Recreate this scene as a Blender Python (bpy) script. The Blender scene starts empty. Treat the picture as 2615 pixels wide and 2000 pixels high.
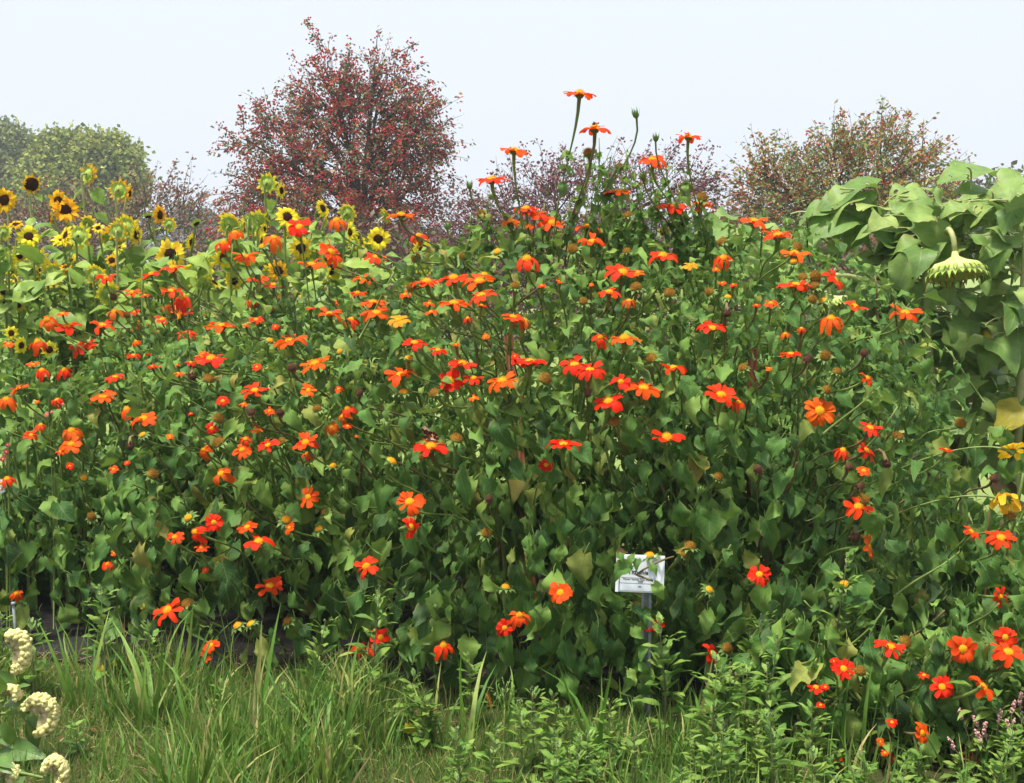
import bpy, bmesh, math, random
import numpy as np
from mathutils import Vector, Matrix, Quaternion
from mathutils.bvhtree import BVHTree

HAZE = 0.0016
random.seed(11); np.random.seed(11)
R = random.uniform
scene = bpy.context.scene
COL = scene.collection

# ------------------------------------------------------------------ camera
FPX, CX, CY = 3592.0, 1307.5, 1000.0          # focal length and centre in photo pixels
PITCH = math.radians(5.68)
CAM = Vector((0, 0, 1.5))
cd = bpy.data.cameras.new('camera'); cam = bpy.data.objects.new('camera', cd); COL.objects.link(cam)
cam.location = CAM; cam.rotation_euler = (math.radians(90) - PITCH, 0, 0)
cd.sensor_width = 36; cd.lens = 36 * FPX / 2615; cd.clip_end = 2000; cd.clip_start = 0.05
scene.camera = cam

# ------------------------------------------------------------------ light
SUN_EL, SUN_AZ = math.radians(73), math.radians(228)      # azimuth measured clockwise from +Y
w = bpy.data.worlds.new('World'); scene.world = w; w.use_nodes = True
nt = w.node_tree; nt.nodes.clear()
out = nt.nodes.new('ShaderNodeOutputWorld')
sky = nt.nodes.new('ShaderNodeTexSky'); sky.sky_type = 'NISHITA'; sky.sun_disc = False
sky.sun_elevation = SUN_EL; sky.sun_rotation = SUN_AZ; sky.air_density = 1.0; sky.dust_density = 3.0; sky.ozone_density = 1.0
b1 = nt.nodes.new('ShaderNodeBackground'); b1.inputs['Strength'].default_value = 0.08
nt.links.new(sky.outputs[0], b1.inputs['Color'])
b2 = nt.nodes.new('ShaderNodeBackground'); b2.inputs['Color'].default_value = (0.82, 0.88, 0.98, 1)   # thin even overcast
b2.inputs['Strength'].default_value = 0.845
mx = nt.nodes.new('ShaderNodeMixShader'); mx.inputs[0].default_value = 0.86
nt.links.new(b1.outputs[0], mx.inputs[1]); nt.links.new(b2.outputs[0], mx.inputs[2]); nt.links.new(mx.outputs[0], out.inputs[0])
sd = bpy.data.lights.new('sun', 'SUN'); sun = bpy.data.objects.new('sun', sd); COL.objects.link(sun)
sd.energy = 4.7; sd.angle = math.radians(10); sd.color = (1.0, 0.95, 0.86)
_d = Vector((math.sin(SUN_AZ) * math.cos(SUN_EL), math.cos(SUN_AZ) * math.cos(SUN_EL), math.sin(SUN_EL)))
sun.rotation_euler = _d.to_track_quat('Z', 'Y').to_euler()
scene.view_settings.view_transform = 'Standard'; scene.view_settings.look = 'None'
scene.view_settings.exposure = 0.52; scene.view_settings.gamma = 1.0; scene.view_settings.use_curve_mapping = False
scene.cycles.max_bounces = 7; scene.cycles.diffuse_bounces = 4; scene.cycles.transmission_bounces = 4
scene.cycles.transparent_max_bounces = 8; scene.cycles.volume_bounces = 0
scene.cycles.caustics_reflective = False; scene.cycles.caustics_refractive = False

# ------------------------------------------------------------------ helpers
SP, CP = math.sin(PITCH), math.cos(PITCH)
def ray(x, y):
    X = (x - CX) / FPX; U = -(y - CY) / FPX
    return Vector((X, U * SP + CP, U * CP - SP))
def P(x, y, Y):
    d = ray(x, y); return CAM + d * (Y / d.y)
def pxm(Y):                      # metres per photo pixel at distance Y
    return Y / FPX
CAMR, CAMU, CAMB = Vector((1, 0, 0)), Vector((0, SP, CP)), Vector((0, -CP, SP))   # right, up, towards camera

def tag(o, label=None, cat=None, group=None, kind=None):
    if label: o['label'] = label
    if cat: o['category'] = cat
    if group: o['group'] = group
    if kind: o['kind'] = kind
    return o
def thing(name, loc, label, cat, group=None):
    o = bpy.data.objects.new(name, None); COL.objects.link(o); o.location = loc
    o.empty_display_size = .05
    return tag(o, label, cat, group)
def put(name, mesh, parent=None, M=None, color=None, origin=None):
    """link a mesh as an object; M is a world matrix, origin the world location of the (unrotated) top-level parent"""
    o = bpy.data.objects.new(name, mesh); COL.objects.link(o)
    if M is None: M = Matrix.Identity(4)
    if parent is not None:
        o.parent = parent
        if origin is not None: M = Matrix.Translation(-Vector(origin)) @ M
    o.matrix_basis = M
    if color: o.color = color
    return o
def mk(name, V, T, mat=None, UV=None, tint=None, smooth=True, col=None):
    V = np.asarray(V, dtype=np.float32); T = np.asarray(T, dtype=np.int32)
    me = bpy.data.meshes.new(name)
    me.vertices.add(len(V)); me.vertices.foreach_set('co', V.ravel())
    me.loops.add(T.size); me.loops.foreach_set('vertex_index', T.ravel())
    me.polygons.add(len(T))
    me.polygons.foreach_set('loop_start', np.arange(len(T), dtype=np.int32) * 3)
    try: me.polygons.foreach_set('loop_total', np.full(len(T), 3, dtype=np.int32))
    except Exception: pass
    if UV is not None:
        uv = me.uv_layers.new(name='UVMap')
        uv.data.foreach_set('uv', np.asarray(UV, dtype=np.float32)[T.ravel()].ravel())
    if tint is not None:
        a = me.attributes.new('tint', 'FLOAT', 'POINT'); a.data.foreach_set('value', np.asarray(tint, dtype=np.float32))
    if col is not None:
        a = me.attributes.new('tone', 'FLOAT_COLOR', 'POINT')
        c = np.ones((len(V), 4), dtype=np.float32); c[:, :3] = col; a.data.foreach_set('color', c.ravel())
    if smooth: me.polygons.foreach_set('use_smooth', np.ones(len(T), dtype=bool))
    me.update(calc_edges=True); me.validate()
    if mat: me.materials.append(mat)
    return me
class PB:
    """collects triangles with uv and tint"""
    def __init__(s): s.V = []; s.T = []; s.U = []; s.K = []
    def add(s, V, T, U=None, k=0.0):
        n = len(s.V); s.V.extend([tuple(v) for v in V]); s.T.extend([(a + n, b + n, c + n) for a, b, c in T])
        s.U.extend(U if U is not None else [(0.5, 0.5)] * len(V)); s.K.extend([k] * len(V))
    def mesh(s, name, mat, smooth=True): return mk(name, s.V, s.T, mat, s.U, s.K, smooth)
def grid_tris(nr, nc, wrap=False):
    T = []
    for i in range(nr - 1):
        for j in range(nc if wrap else nc - 1):
            a = i * nc + j; b = i * nc + (j + 1) % nc; c = (i + 1) * nc + (j + 1) % nc; d = (i + 1) * nc + j
            T += [(a, b, c), (a, c, d)]
    return T
def tube(pb, pts, rad, sides=6, k=0.0, cap=True):
    pts = [Vector(p) for p in pts]; n = len(pts); V = []; U = []
    t0 = (pts[1] - pts[0]).normalized()
    x = t0.orthogonal().normalized()
    for i, p in enumerate(pts):
        t = (pts[min(i + 1, n - 1)] - pts[max(i - 1, 0)])
        t = t.normalized() if t.length > 1e-9 else t0
        x = (x - t * x.dot(t));  x = x.normalized() if x.length > 1e-6 else t.orthogonal().normalized()
        y = t.cross(x); r = rad[i] if hasattr(rad, '__len__') else rad
        for j in range(sides):
            a = 2 * math.pi * j / sides
            V.append(p + x * (math.cos(a) * r) + y * (math.sin(a) * r)); U.append((j / sides, i / (n - 1)))
    T = grid_tris(n, sides, True)
    if cap:
        for base in (0, (n - 1) * sides):
            T += [(base, base + j, base + j + 1) for j in range(1, sides - 1)]
    pb.add(V, T, U, k)
def bez(p0, p1, p2, p3, n):
    r = []
    for i in range(n + 1):
        t = i / n; s = 1 - t
        r.append(p0 * s**3 + p1 * (3 * s * s * t) + p2 * (3 * s * t * t) + p3 * t**3)
    return r
def lathe(pb, prof, sides=12, M=None, k=0.0, jit=0.0):
    V = []
    for (r, z) in prof:
        for j in range(sides):
            a = 2 * math.pi * j / sides; q = r * (1 + R(-jit, jit))
            v = Vector((q * math.cos(a), q * math.sin(a), z + R(-jit, jit) * r * .5)); V.append(M @ v if M else v)
    U = [(j / sides, i / max(1, len(prof) - 1)) for i in range(len(prof)) for j in range(sides)]
    pb.add(V, grid_tris(len(prof), sides, True), U, k)
def boxv(pb, c, s, M=None, k=0.0):
    V = [Vector((c[0] + s[0] * a / 2, c[1] + s[1] * b / 2, c[2] + s[2] * d / 2)) for a in (-1, 1) for b in (-1, 1) for d in (-1, 1)]
    if M: V = [M @ v for v in V]
    F = [(0, 1, 3, 2), (4, 6, 7, 5), (0, 4, 5, 1), (2, 3, 7, 6), (0, 2, 6, 4), (1, 5, 7, 3)]
    for f in F: pb.add([V[i] for i in f], [(0, 1, 2), (0, 2, 3)], [(0, 0), (1, 0), (1, 1), (0, 1)], k)
def frame(origin, yaxis, normal, sx=1, sy=None, sz=None):
    """matrix: local Y along yaxis, local Z close to normal"""
    y = Vector(yaxis).normalized(); z = Vector(normal); z = z - y * z.dot(y)
    z = z.normalized() if z.length > 1e-5 else y.orthogonal().normalized()
    x = y.cross(z); sy = sx if sy is None else sy; sz = sx if sz is None else sz
    M = Matrix(((x.x * sx, y.x * sy, z.x * sz, origin[0]), (x.y * sx, y.y * sy, z.y * sz, origin[1]), (x.z * sx, y.z * sy, z.z * sz, origin[2]), (0, 0, 0, 1)))
    return M
def frame_z(origin, normal, s, spin=0.0):
    z = Vector(normal).normalized(); x = z.orthogonal().normalized(); x = Quaternion(z, spin) @ x
    y = z.cross(x)
    return Matrix(((x.x * s, y.x * s, z.x * s, origin[0]), (x.y * s, y.y * s, z.y * s, origin[1]), (x.z * s, y.z * s, z.z * s, origin[2]), (0, 0, 0, 1)))
def join_inst(protos, mats, which, tints=None):
    """protos: list of (V,T,UV); mats: (N,4,4); one set of arrays with every instance baked in"""
    Vs, Ts, Us, Ks = [], [], [], []; off = 0
    mats = np.asarray(mats, dtype=np.float32); which = np.asarray(which)
    tints = np.random.rand(len(mats)) if tints is None else np.asarray(tints)
    for pi, (V, T, UV) in enumerate(protos):
        idx = np.where(which == pi)[0]
        if len(idx) == 0: continue
        V = np.asarray(V, dtype=np.float32); T = np.asarray(T, dtype=np.int32); UV = np.asarray(UV, dtype=np.float32)
        M = mats[idx]
        W = np.einsum('nij,vj->nvi', M[:, :3, :3], V) + M[:, None, :3, 3]
        Vs.append(W.reshape(-1, 3)); Us.append(np.tile(UV, (len(idx), 1)))
        Ks.append(np.repeat(tints[idx], len(V)))
        Ts.append((T[None] + (np.arange(len(idx)) * len(V))[:, None, None] + off).reshape(-1, 3)); off += len(idx) * len(V)
    return np.concatenate(Vs), np.concatenate(Ts), np.concatenate(Us), np.concatenate(Ks)

# ------------------------------------------------------------------ materials
class NB:
    def __init__(s, name):
        s.m = bpy.data.materials.new(name); s.m.use_nodes = True; s.t = s.m.node_tree; s.t.nodes.clear()
        s.o = s.n('OutputMaterial')
    def n(s, kind, **kw):
        x = s.t.nodes.new('ShaderNode' + kind)
        for k, v in kw.items(): setattr(x, k, v)
        return x
    def l(s, a, b): s.t.links.new(a, b)
    def val(s, sock, v):
        if isinstance(v, (int, float)): sock.default_value = v
        elif isinstance(v, tuple): sock.default_value = v if len(v) == 4 or sock.type == 'VECTOR' else (*v, 1)
        else: s.l(v, sock)
    def math(s, op, a, b=None, c=None, clamp=False):
        x = s.n('Math', operation=op, use_clamp=clamp); s.val(x.inputs[0], a)
        if b is not None: s.val(x.inputs[1], b)
        if c is not None: s.val(x.inputs[2], c)
        return x.outputs[0]
    def mix(s, f, a, b, blend='MIX'):
        x = s.n('MixRGB', blend_type=blend); s.val(x.inputs[0], f); s.val(x.inputs[1], a); s.val(x.inputs[2], b); return x.outputs[0]
    def ramp(s, f, stops, interp='LINEAR'):
        x = s.n('ValToRGB'); x.color_ramp.interpolation = interp; e = x.color_ramp.elements
        while len(e) < len(stops): e.new(0.5)
        for q, (p, c) in zip(e, stops): q.position = p; q.color = (*c, 1) if len(c) == 3 else c
        s.l(f, x.inputs[0]); return x.outputs[0]
    def noise(s, scale, detail=3, vec=None, rough=.55):
        x = s.n('TexNoise'); x.inputs['Scale'].default_value = scale; x.inputs['Detail'].default_value = detail; x.inputs['Roughness'].default_value = rough
        if vec is not None: s.l(vec, x.inputs['Vector'])
        return x.outputs[0]
    def obj_vec(s): return s.n('TexCoord').outputs['Object']
    def pos(s): return s.n('NewGeometry').outputs['Position']
    def finish(s, color, rough=.6, spec=.3, transl=0.0, tcol=None, bump=None, bstr=.3, bdist=.002, alpha=None):
        p = s.n('BsdfPrincipled'); s.val(p.inputs['Base Color'], color); s.val(p.inputs['Roughness'], rough)
        p.inputs['Specular IOR Level'].default_value = spec
        if bump is not None:
            b = s.n('Bump'); b.inputs['Strength'].default_value = bstr; b.inputs['Distance'].default_value = bdist
            s.l(bump, b.inputs['Height']); s.l(b.outputs[0], p.inputs['Normal'])
        sh = p.outputs[0]
        if transl:
            t = s.n('BsdfTranslucent'); s.val(t.inputs['Color'], tcol if tcol is not None else color)
            m = s.n('MixShader'); m.inputs[0].default_value = transl; s.l(sh, m.inputs[1]); s.l(t.outputs[0], m.inputs[2]); sh = m.outputs[0]
        if alpha is not None:
            t = s.n('BsdfTransparent'); m = s.n('MixShader'); s.l(alpha, m.inputs[0]); s.l(t.outputs[0], m.inputs[1]); s.l(sh, m.inputs[2]); sh = m.outputs[0]
        s.l(sh, s.o.inputs[0]); return s.m
def leaf_mat(name, stops, vein=.35, transl=.28, nveins=7, spec=.35, rough=.5, holes=False, pale=.35, spots=True):
    b = NB(name)
    at = b.n('Attribute'); at.attribute_name = 'tint'
    oi = b.n('ObjectInfo')
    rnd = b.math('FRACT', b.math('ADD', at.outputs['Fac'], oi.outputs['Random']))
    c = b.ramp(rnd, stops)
    uvn = b.n('UVMap'); sep = b.n('SeparateXYZ'); b.l(uvn.outputs[0], sep.inputs[0]); u, v = sep.outputs[0], sep.outputs[1]
    au = b.math('ABSOLUTE', b.math('SUBTRACT', u, .5))
    mid = b.math('SUBTRACT', 1.0, b.math('MULTIPLY', au, 26.0), clamp=True)
    fr = b.math('FRACT', b.math('MULTIPLY', b.math('SUBTRACT', v, b.math('MULTIPLY', au, .75)), float(nveins)))
    sv = b.math('SUBTRACT', 1.0, b.math('MULTIPLY', b.math('ABSOLUTE', b.math('SUBTRACT', fr, .5)), 9.0), clamp=True)
    vm = b.math('MAXIMUM', mid, b.math('MULTIPLY', sv, .7))
    nz = b.noise(16.0, 5, b.pos(), .65); c = b.mix(.8, c, b.ramp(nz, [(.25, (.52, .55, .55)), (.75, (1.4, 1.38, 1.25))]), 'MULTIPLY')
    light = b.mix(.55, c, (.30, .36, .12)); c = b.mix(b.math('MULTIPLY', vm, vein), c, light)
    if spots:
        sp = b.noise(48.0, 3, b.pos()); c = b.mix(b.math('MULTIPLY', b.math('SUBTRACT', sp, .63, clamp=True), 6.0, clamp=True), c, (.20, .15, .05))
        ed = b.math('MULTIPLY', b.math('MULTIPLY', b.math('SUBTRACT', au, .36, clamp=True), 6.0, clamp=True), b.math('MULTIPLY', b.math('SUBTRACT', b.noise(11.0, 3, b.pos()), .5, clamp=True), 7.0, clamp=True), clamp=True)
        c = b.mix(ed, c, (.30, .26, .07))
    geo = b.n('NewGeometry')
    c = b.mix(b.math('MULTIPLY', geo.outputs['Backfacing'], pale), c, b.mix(.5, c, (.22, .30, .16)))
    tc = b.mix(.55, c, (.26, .40, .04))
    al = None
    if holes:
        h = b.noise(17.0, 1.5, b.pos()); al = b.math('LESS_THAN', h, .725)
    return b.finish(c, rough, spec, transl, tc, bump=b.math('SUBTRACT', b.noise(60.0, 3, b.pos()), b.math('MULTIPLY', vm, .5)), bstr=.35, bdist=.004, alpha=al)
def petal_mat(name):
    b = NB(name); oi = b.n('ObjectInfo'); uvn = b.n('UVMap'); sep = b.n('SeparateXYZ'); b.l(uvn.outputs[0], sep.inputs[0])
    st = b.n('TexWave'); st.inputs['Scale'].default_value = 4.0; st.inputs['Distortion'].default_value = 1.0
    b.l(uvn.outputs[0], st.inputs['Vector'])
    c = b.mix(.22, oi.outputs['Color'], b.ramp(st.outputs['Fac'], [(0, (.75, .6, .5)), (1, (1.1, 1.2, 1.1))]), 'MULTIPLY')
    nz = b.noise(30.0, 2, b.pos()); c = b.mix(.5, c, b.ramp(nz, [(.3, (.8, .65, .6)), (.7, (1.05, 1.25, 1.1))]), 'MULTIPLY')
    return b.finish(c, .55, .15, .38, c, bump=st.outputs['Fac'], bstr=.25, bdist=.002)
def plain(name, c1, c2, scale=40.0, rough=.6, spec=.3, transl=0.0, bstr=.4, bdist=.003, detail=4):
    b = NB(name); nz = b.noise(scale, detail, b.pos()); c = b.ramp(nz, [(.3, c1), (.7, c2)])
    return b.finish(c, rough, spec, transl, None, bump=nz, bstr=bstr, bdist=bdist)
def tone_mat(name, transl=.25, rough=.6):
    b = NB(name); at = b.n('Attribute'); at.attribute_name = 'tone'
    return b.finish(at.outputs['Color'], rough, .25, transl, at.outputs['Color'])

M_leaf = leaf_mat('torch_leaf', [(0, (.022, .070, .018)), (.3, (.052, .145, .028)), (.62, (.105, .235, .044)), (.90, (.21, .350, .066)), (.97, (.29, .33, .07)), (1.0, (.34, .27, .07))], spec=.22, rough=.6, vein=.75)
M_sleaf = leaf_mat('sunflower_leaf', [(0, (.13, .24, .035)), (.5, (.22, .345, .05)), (1, (.34, .45, .08))], vein=.25, nveins=6)
M_gleaf = leaf_mat('giant_leaf', [(0, (.10, .20, .04)), (.4, (.18, .30, .07)), (.8, (.26, .38, .10)), (1, (.34, .43, .12))], vein=.8, nveins=6, holes=True, transl=.28)
M_yleaf = leaf_mat('yellow_leaf', [(0, (.42, .33, .02)), (1, (.34, .32, .03))], vein=.3, nveins=5)
M_weed = leaf_mat('weed_leaf', [(0, (.08, .19, .028)), (.5, (.15, .285, .045)), (1, (.25, .37, .075))], vein=.25)
M_cleaf = leaf_mat('celosia_leaf', [(0, (.07, .17, .03)), (1, (.13, .25, .05))], vein=.5, spec=.5, rough=.4)
M_grass = leaf_mat('grass_blade', [(0, (.06, .16, .02)), (.4, (.12, .26, .035)), (.72, (.22, .35, .06)), (.86, (.36, .37, .11)), (1, (.48, .36, .17))], vein=.0, transl=.3, spots=False)
M_petal = petal_mat('petal')
M_disc = plain('disc_florets', (.75, .22, .008), (.88, .50, .02), 420.0, .8, .1, 0, .9, .004)
M_old = plain('spent_florets', (.13, .05, .012), (.48, .26, .03), 380.0, .85, .1, 0, 1.0, .005)
M_dry = plain('dry_seed', (.045, .02, .012), (.22, .11, .06), 330.0, .85, .1, 0, 1.0, .005)
M_sdisc = plain('sunflower_disc', (.018, .007, .004), (.10, .035, .012), 260.0, .85, .1, 0, 1.0, .006)
M_stalk = plain('green_stalk', (.13, .21, .04), (.25, .32, .08), 25.0, .5, .35, .12)
M_bstalk = plain('brown_stalk', (.11, .07, .035), (.20, .17, .06), 25.0, .6, .3)
M_calyx = plain('calyx', (.09, .17, .035), (.20, .30, .07), 60.0, .55, .3, .15)
M_scalyx = plain('sunflower_bracts', (.26, .42, .06), (.50, .58, .12), 60.0, .6, .2, .25)
M_sstem = plain('sunflower_stem', (.26, .28, .10), (.40, .41, .17), 18.0, .6, .3)
M_bark = plain('bark', (.035, .028, .022), (.10, .075, .06), 9.0, .9, .1, 0, .8, .02)
M_crest = plain('crest', (.68, .60, .20), (.82, .78, .38), 90.0, .8, .1, .15, 1.0, .004)
M_felt = plain('crest_felt', (.50, .38, .18), (.70, .64, .42), 160.0, .9, .05, .05, 1.0, .004)
M_tree = tone_mat('tree_leaf')
M_pale = plain('pale_receptacle', (.42, .50, .14), (.60, .64, .26), 30.0, .6, .3, .1)
# ------------------------------------------------------------------ prototypes
def leaf_proto(prof, rows=9, fold=.25, droop=.5, wav=.03, tooth=.05, petiole=.35, twist=0.0, lobes=0.0, seed=0):
    """leaf of length 1 from the origin along +Y, half-width profile prof(t); three-sided petiole behind the origin"""
    rs = random.Random(seed); V = []; U = []; cols = (-1, -.5, 0, .5, 1)
    ph = rs.uniform(0, 6.28); ph2 = rs.uniform(0, 6.28); bend = rs.uniform(-.12, .12)
    for i in range(rows):
        t = i / (rows - 1); hw = prof(t)
        for c in cols:
            e = hw
            if abs(c) == 1:
                e = hw * (1 + tooth * (1 if i % 2 else -1) + rs.uniform(-tooth, tooth))
                if lobes: e += lobes * math.exp(-((t - .42) / .10) ** 2)
            x = c * e
            back = -.10 * abs(c) ** 1.5 * (1 - t) ** 6 if i == 0 or i == 1 else 0     # heart-shaped base
            y = t + back * (1.4 if i == 0 else .7)
            z = abs(x) * fold - droop * t * t * .55 + wav * math.sin(9 * t + ph + c * 1.5) * abs(c) + wav * .6 * math.sin(5 * t + ph2)
            x += bend * t * t
            x, z = x * math.cos(twist * t) - z * math.sin(twist * t), x * math.sin(twist * t) + z * math.cos(twist * t)
            V.append((x, y * (1 - droop * .18 * t), z)); U.append((.5 + c * .5, t))
    T = grid_tris(rows, 5)
    if petiole:
        n = len(V); r = .014
        for (y, z) in ((.02, 0), (-petiole * .5, -.02), (-petiole, -petiole * .35)):
            for j in range(3):
                a = 2.09 * j; V.append((r * math.cos(a), y, z + r * math.sin(a))); U.append((.5, .5))
        for i in range(2):
            for j in range(3):
                a = n + i * 3 + j; b = n + i * 3 + (j + 1) % 3; T += [(a, b, b + 3), (a, b + 3, a + 3)]
    return np.array(V), np.array(T), np.array(U)
def prof_ovate(wd=.36, peak=.28, tip=1.0):
    def f(t):
        if t < peak: return wd * (.35 + .65 * math.sin(math.pi / 2 * (t / peak)))
        q = (t - peak) / (1 - peak); return wd * max(0.006, (1 - q) ** (1.05 * tip) * (1 + .55 * q))
    return f
def prof_lance(wd=.13, peak=.4):
    def f(t):
        return max(.004, wd * (math.sin(math.pi * min(1, max(0, t)) ** (.75)) ** .9 if t > 0 else .1))
    return f
TORCH = []
for k in range(18):
    TORCH.append(leaf_proto(prof_ovate(R(.27, .40), R(.20, .34), R(.9, 1.25)), 12, R(.0, .8), R(.3, 1.8), R(.05, .13), R(.03, .08), .4, R(-1.0, 1.0), (.08 if k % 5 == 0 else 0), k))
SUNL = [leaf_proto(prof_ovate(R(.38, .46), .3, .95), 9, R(.1, .3), R(.3, .9), R(.02, .05), .04, .5, R(-.4, .4), 0, 100 + k) for k in range(6)]
GIANT = [leaf_proto(prof_ovate(R(.33, .44), .3, R(.9, 1.1)), 14, R(-.15, .40), R(.4, 1.2), R(.04, .08), R(.025, .045), 0, R(-.6, .6), 0, 200 + k) for k in range(10)]
WEEDL = [leaf_proto(prof_ovate(R(.24, .33), .38, 1.0), 7, R(.1, .35), R(.1, .7), .02, .12, .25, R(-.3, .3), 0, 300 + k) for k in range(5)]
LANCE = [leaf_proto(prof_ovate(R(.17, .22), .42, 1.0), 9, R(.25, .45), R(.3, .9), .02, .02, .15, R(-.3, .3), 0, 400 + k) for k in range(4)]
def pmesh(name, pr, mat): return mk(name, pr[0], pr[1], mat, pr[2])
ME_TORCH = [pmesh('leaf', p, M_leaf) for p in TORCH]
ME_SUNL = [pmesh('leaf', p, M_sleaf) for p in SUNL]
ME_GIANT = [pmesh('leaf', p, M_gleaf) for p in GIANT]
ME_GYEL = [pmesh('leaf', p, M_yleaf) for p in GIANT[:3]]
ME_WEED = [pmesh('leaf', p, M_weed) for p in WEEDL]
ME_LANCE = [pmesh('leaf', p, M_weed) for p in LANCE]
ME_CEL = [pmesh('leaf', p, M_cleaf) for p in LANCE]

def petal_proto(width=.46, droop=.0, cup=.10, notch=.06, pointed=False, seed=0, r0=.2):
    """petal reaching from radius r0 to 1 along +X"""
    rs = random.Random(seed); V = []; U = []; rows = 6
    for i in range(rows):
        t = i / (rows - 1)
        if pointed: hw = width * .5 * max(.02, math.sin(math.pi * min(1, .18 + .82 * t)) ** .8)
        else: hw = width * .5 * (.42 + .95 * math.sin(math.pi * .5 * min(1, t * 1.35))) * (1 - .38 * max(0, t - .72) / .28) * .78
        for c in (-1, 0, 1):
            x = r0 + (1 - r0) * t; z = cup * (abs(c) * .5 - t * .3) * .6 + .08 * math.sin(math.pi * t)
            if i == rows - 1: x += -notch * (1 - abs(c)) * (0 if pointed else 1) - (.05 if abs(c) and not pointed else 0) + rs.uniform(-.02, .02)
            z += -droop * t * t; x -= abs(droop) * .35 * t * t
            V.append((x, c * hw + rs.uniform(-.012, .012), z + rs.uniform(-.012, .012))); U.append((t, .5 + .5 * c))
    return np.array(V), np.array(grid_tris(rows, 3)), np.array(U)
PET = {'flat': [petal_proto(R(.34, .46), R(-.14, .30), .12, R(.02, .09), False, k) for k in range(5)],
       'droop': [petal_proto(R(.32, .42), R(.32, .75), .2, .04, False, 10 + k) for k in range(4)],
       'sun': [petal_proto(R(.24, .32), R(-.1, .3), .15, 0, True, 20 + k, .38) for k in range(4)]}
ME_PET = {kk: [pmesh('petal', p, M_petal) for p in vv] for kk, vv in PET.items()}
def ring_mesh(name, kind, n, up=.0, two=False):
    ms = []; wh = []
    for i in range(n):
        a = 2 * math.pi * (i + R(-.2, .2)) / n
        ms.append(Matrix.Rotation(a, 4, 'Z') @ Matrix.Rotation(-up + R(-.15, .15), 4, 'Y') @ Matrix.Scale(R(.88, 1.05) * (1 if i % 2 or not two else .85), 4)); wh.append(random.randrange(len(PET[kind])))
    V, T, U, K = join_inst(PET[kind], ms, wh); return mk(name, V, T, M_petal, U, K)
ME_RING = {'flat': [ring_mesh('petal_ring', 'flat', n) for n in (9, 10, 12)], 'droop': [ring_mesh('petal_ring', 'droop', n) for n in (8, 10)],
           'sun': [ring_mesh('petal_ring', 'sun', n, 0, True) for n in (18, 22)]}
def dome_mesh(name, mat, r, h, bump, rows=7, sides=18, spikes=0, dry=False, flat=1.0):
    """knobbly head of florets"""
    pb = PB(); prof = []
    for i in range(rows):
        a = math.pi / 2 * i / (rows - 1) * flat; prof.append((max(.002, r * math.cos(a)), h * math.sin(a)))
    lathe(pb, prof, sides, None, 0, bump)
    for i in range(spikes):                       # single florets standing proud
        g = i / spikes; a = i * 2.39996; q = math.sqrt(g); el = math.acos(min(1, q * .98))
        d = Vector((math.cos(a) * math.cos(el) * r, math.sin(a) * math.cos(el) * r, h * math.sin(el)))
        n = Vector((d.x / r**2, d.y / r**2, d.z / h**2 + .2 / h)).normalized(); L = r * R(.16, .34) * (1.5 if dry else 1)
        x = n.orthogonal().normalized() * r * .055; y = n.cross(x)
        pb.add([d + x, d - x * .5 + y * .8, d - x * .5 - y * .8, d + n * L], [(0, 1, 3), (1, 2, 3), (2, 0, 3)], None, R(0, 1))
    return pb.mesh(name, mat)
ME_DISC = [dome_mesh('disc', M_disc, .29, R(.15, .26), .06, 6, 16, 46) for _ in range(3)]
ME_OLD = [dome_mesh('disc', M_old, .38, R(.26, .38), .10, 7, 14, 110, True) for _ in range(3)]
ME_DRY = [dome_mesh('disc', M_dry, .38, R(.34, .44), .09, 7, 16, 90, True) for _ in range(2)]
ME_SDISC = dome_mesh('disc', M_sdisc, .43, .13, .03, 7, 22, 80)
ME_SDISCB = dome_mesh('disc', M_sdisc, .62, .22, .03, 7, 24, 90)
def calyx_mesh(name, mat, r=.29, depth=.26, sepals=8, sl=.26, spread=.5, stem=.085, open_=0.0):
    pb = PB(); lathe(pb, [(stem, -depth), (r * .72, -depth * .72), (r * .98, -depth * .3), (r * 1.0, 0.0), (r * .6, .01)], 12, None, 0, .04)
    for i in range(sepals):
        a = 2 * math.pi * (i + R(-.2, .2)) / sepals; d = Vector((math.cos(a), math.sin(a), 0)); t = Vector((-d.y, d.x, 0))
        b0 = d * r * .9 + Vector((0, 0, -depth * .35)); L = sl * R(.7, 1.25); o = spread + R(-.25, .25)
        m = b0 + d * L * .5 * math.cos(o) + Vector((0, 0, L * .5 * math.sin(o))); e = b0 + d * L * math.cos(o - .5) + Vector((0, 0, L * math.sin(o - .5)))
        wv = L * .28
        pb.add([b0 - t * wv, b0 + t * wv, m - t * wv * .8, m + t * wv * .8, e], [(0, 1, 3), (0, 3, 2), (2, 3, 4)], None, R(0, 1))
    return pb.mesh(name, mat)
ME_CAL = [calyx_mesh('calyx', M_calyx, .27, .25, 9, .2, -.1) for _ in range(2)]
ME_CALO = [calyx_mesh('calyx', M_calyx, .38, .34, 11, .52, R(-.2, .5), .10) for _ in range(3)]
ME_CALD = [calyx_mesh('calyx', M_dry, .36, .30, 9, .34, -.5, .08) for _ in range(2)]
ME_SCAL = [calyx_mesh('calyx', M_scalyx, .43, .22, 26, .34, R(-.3, .1), .10) for _ in range(2)]
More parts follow.
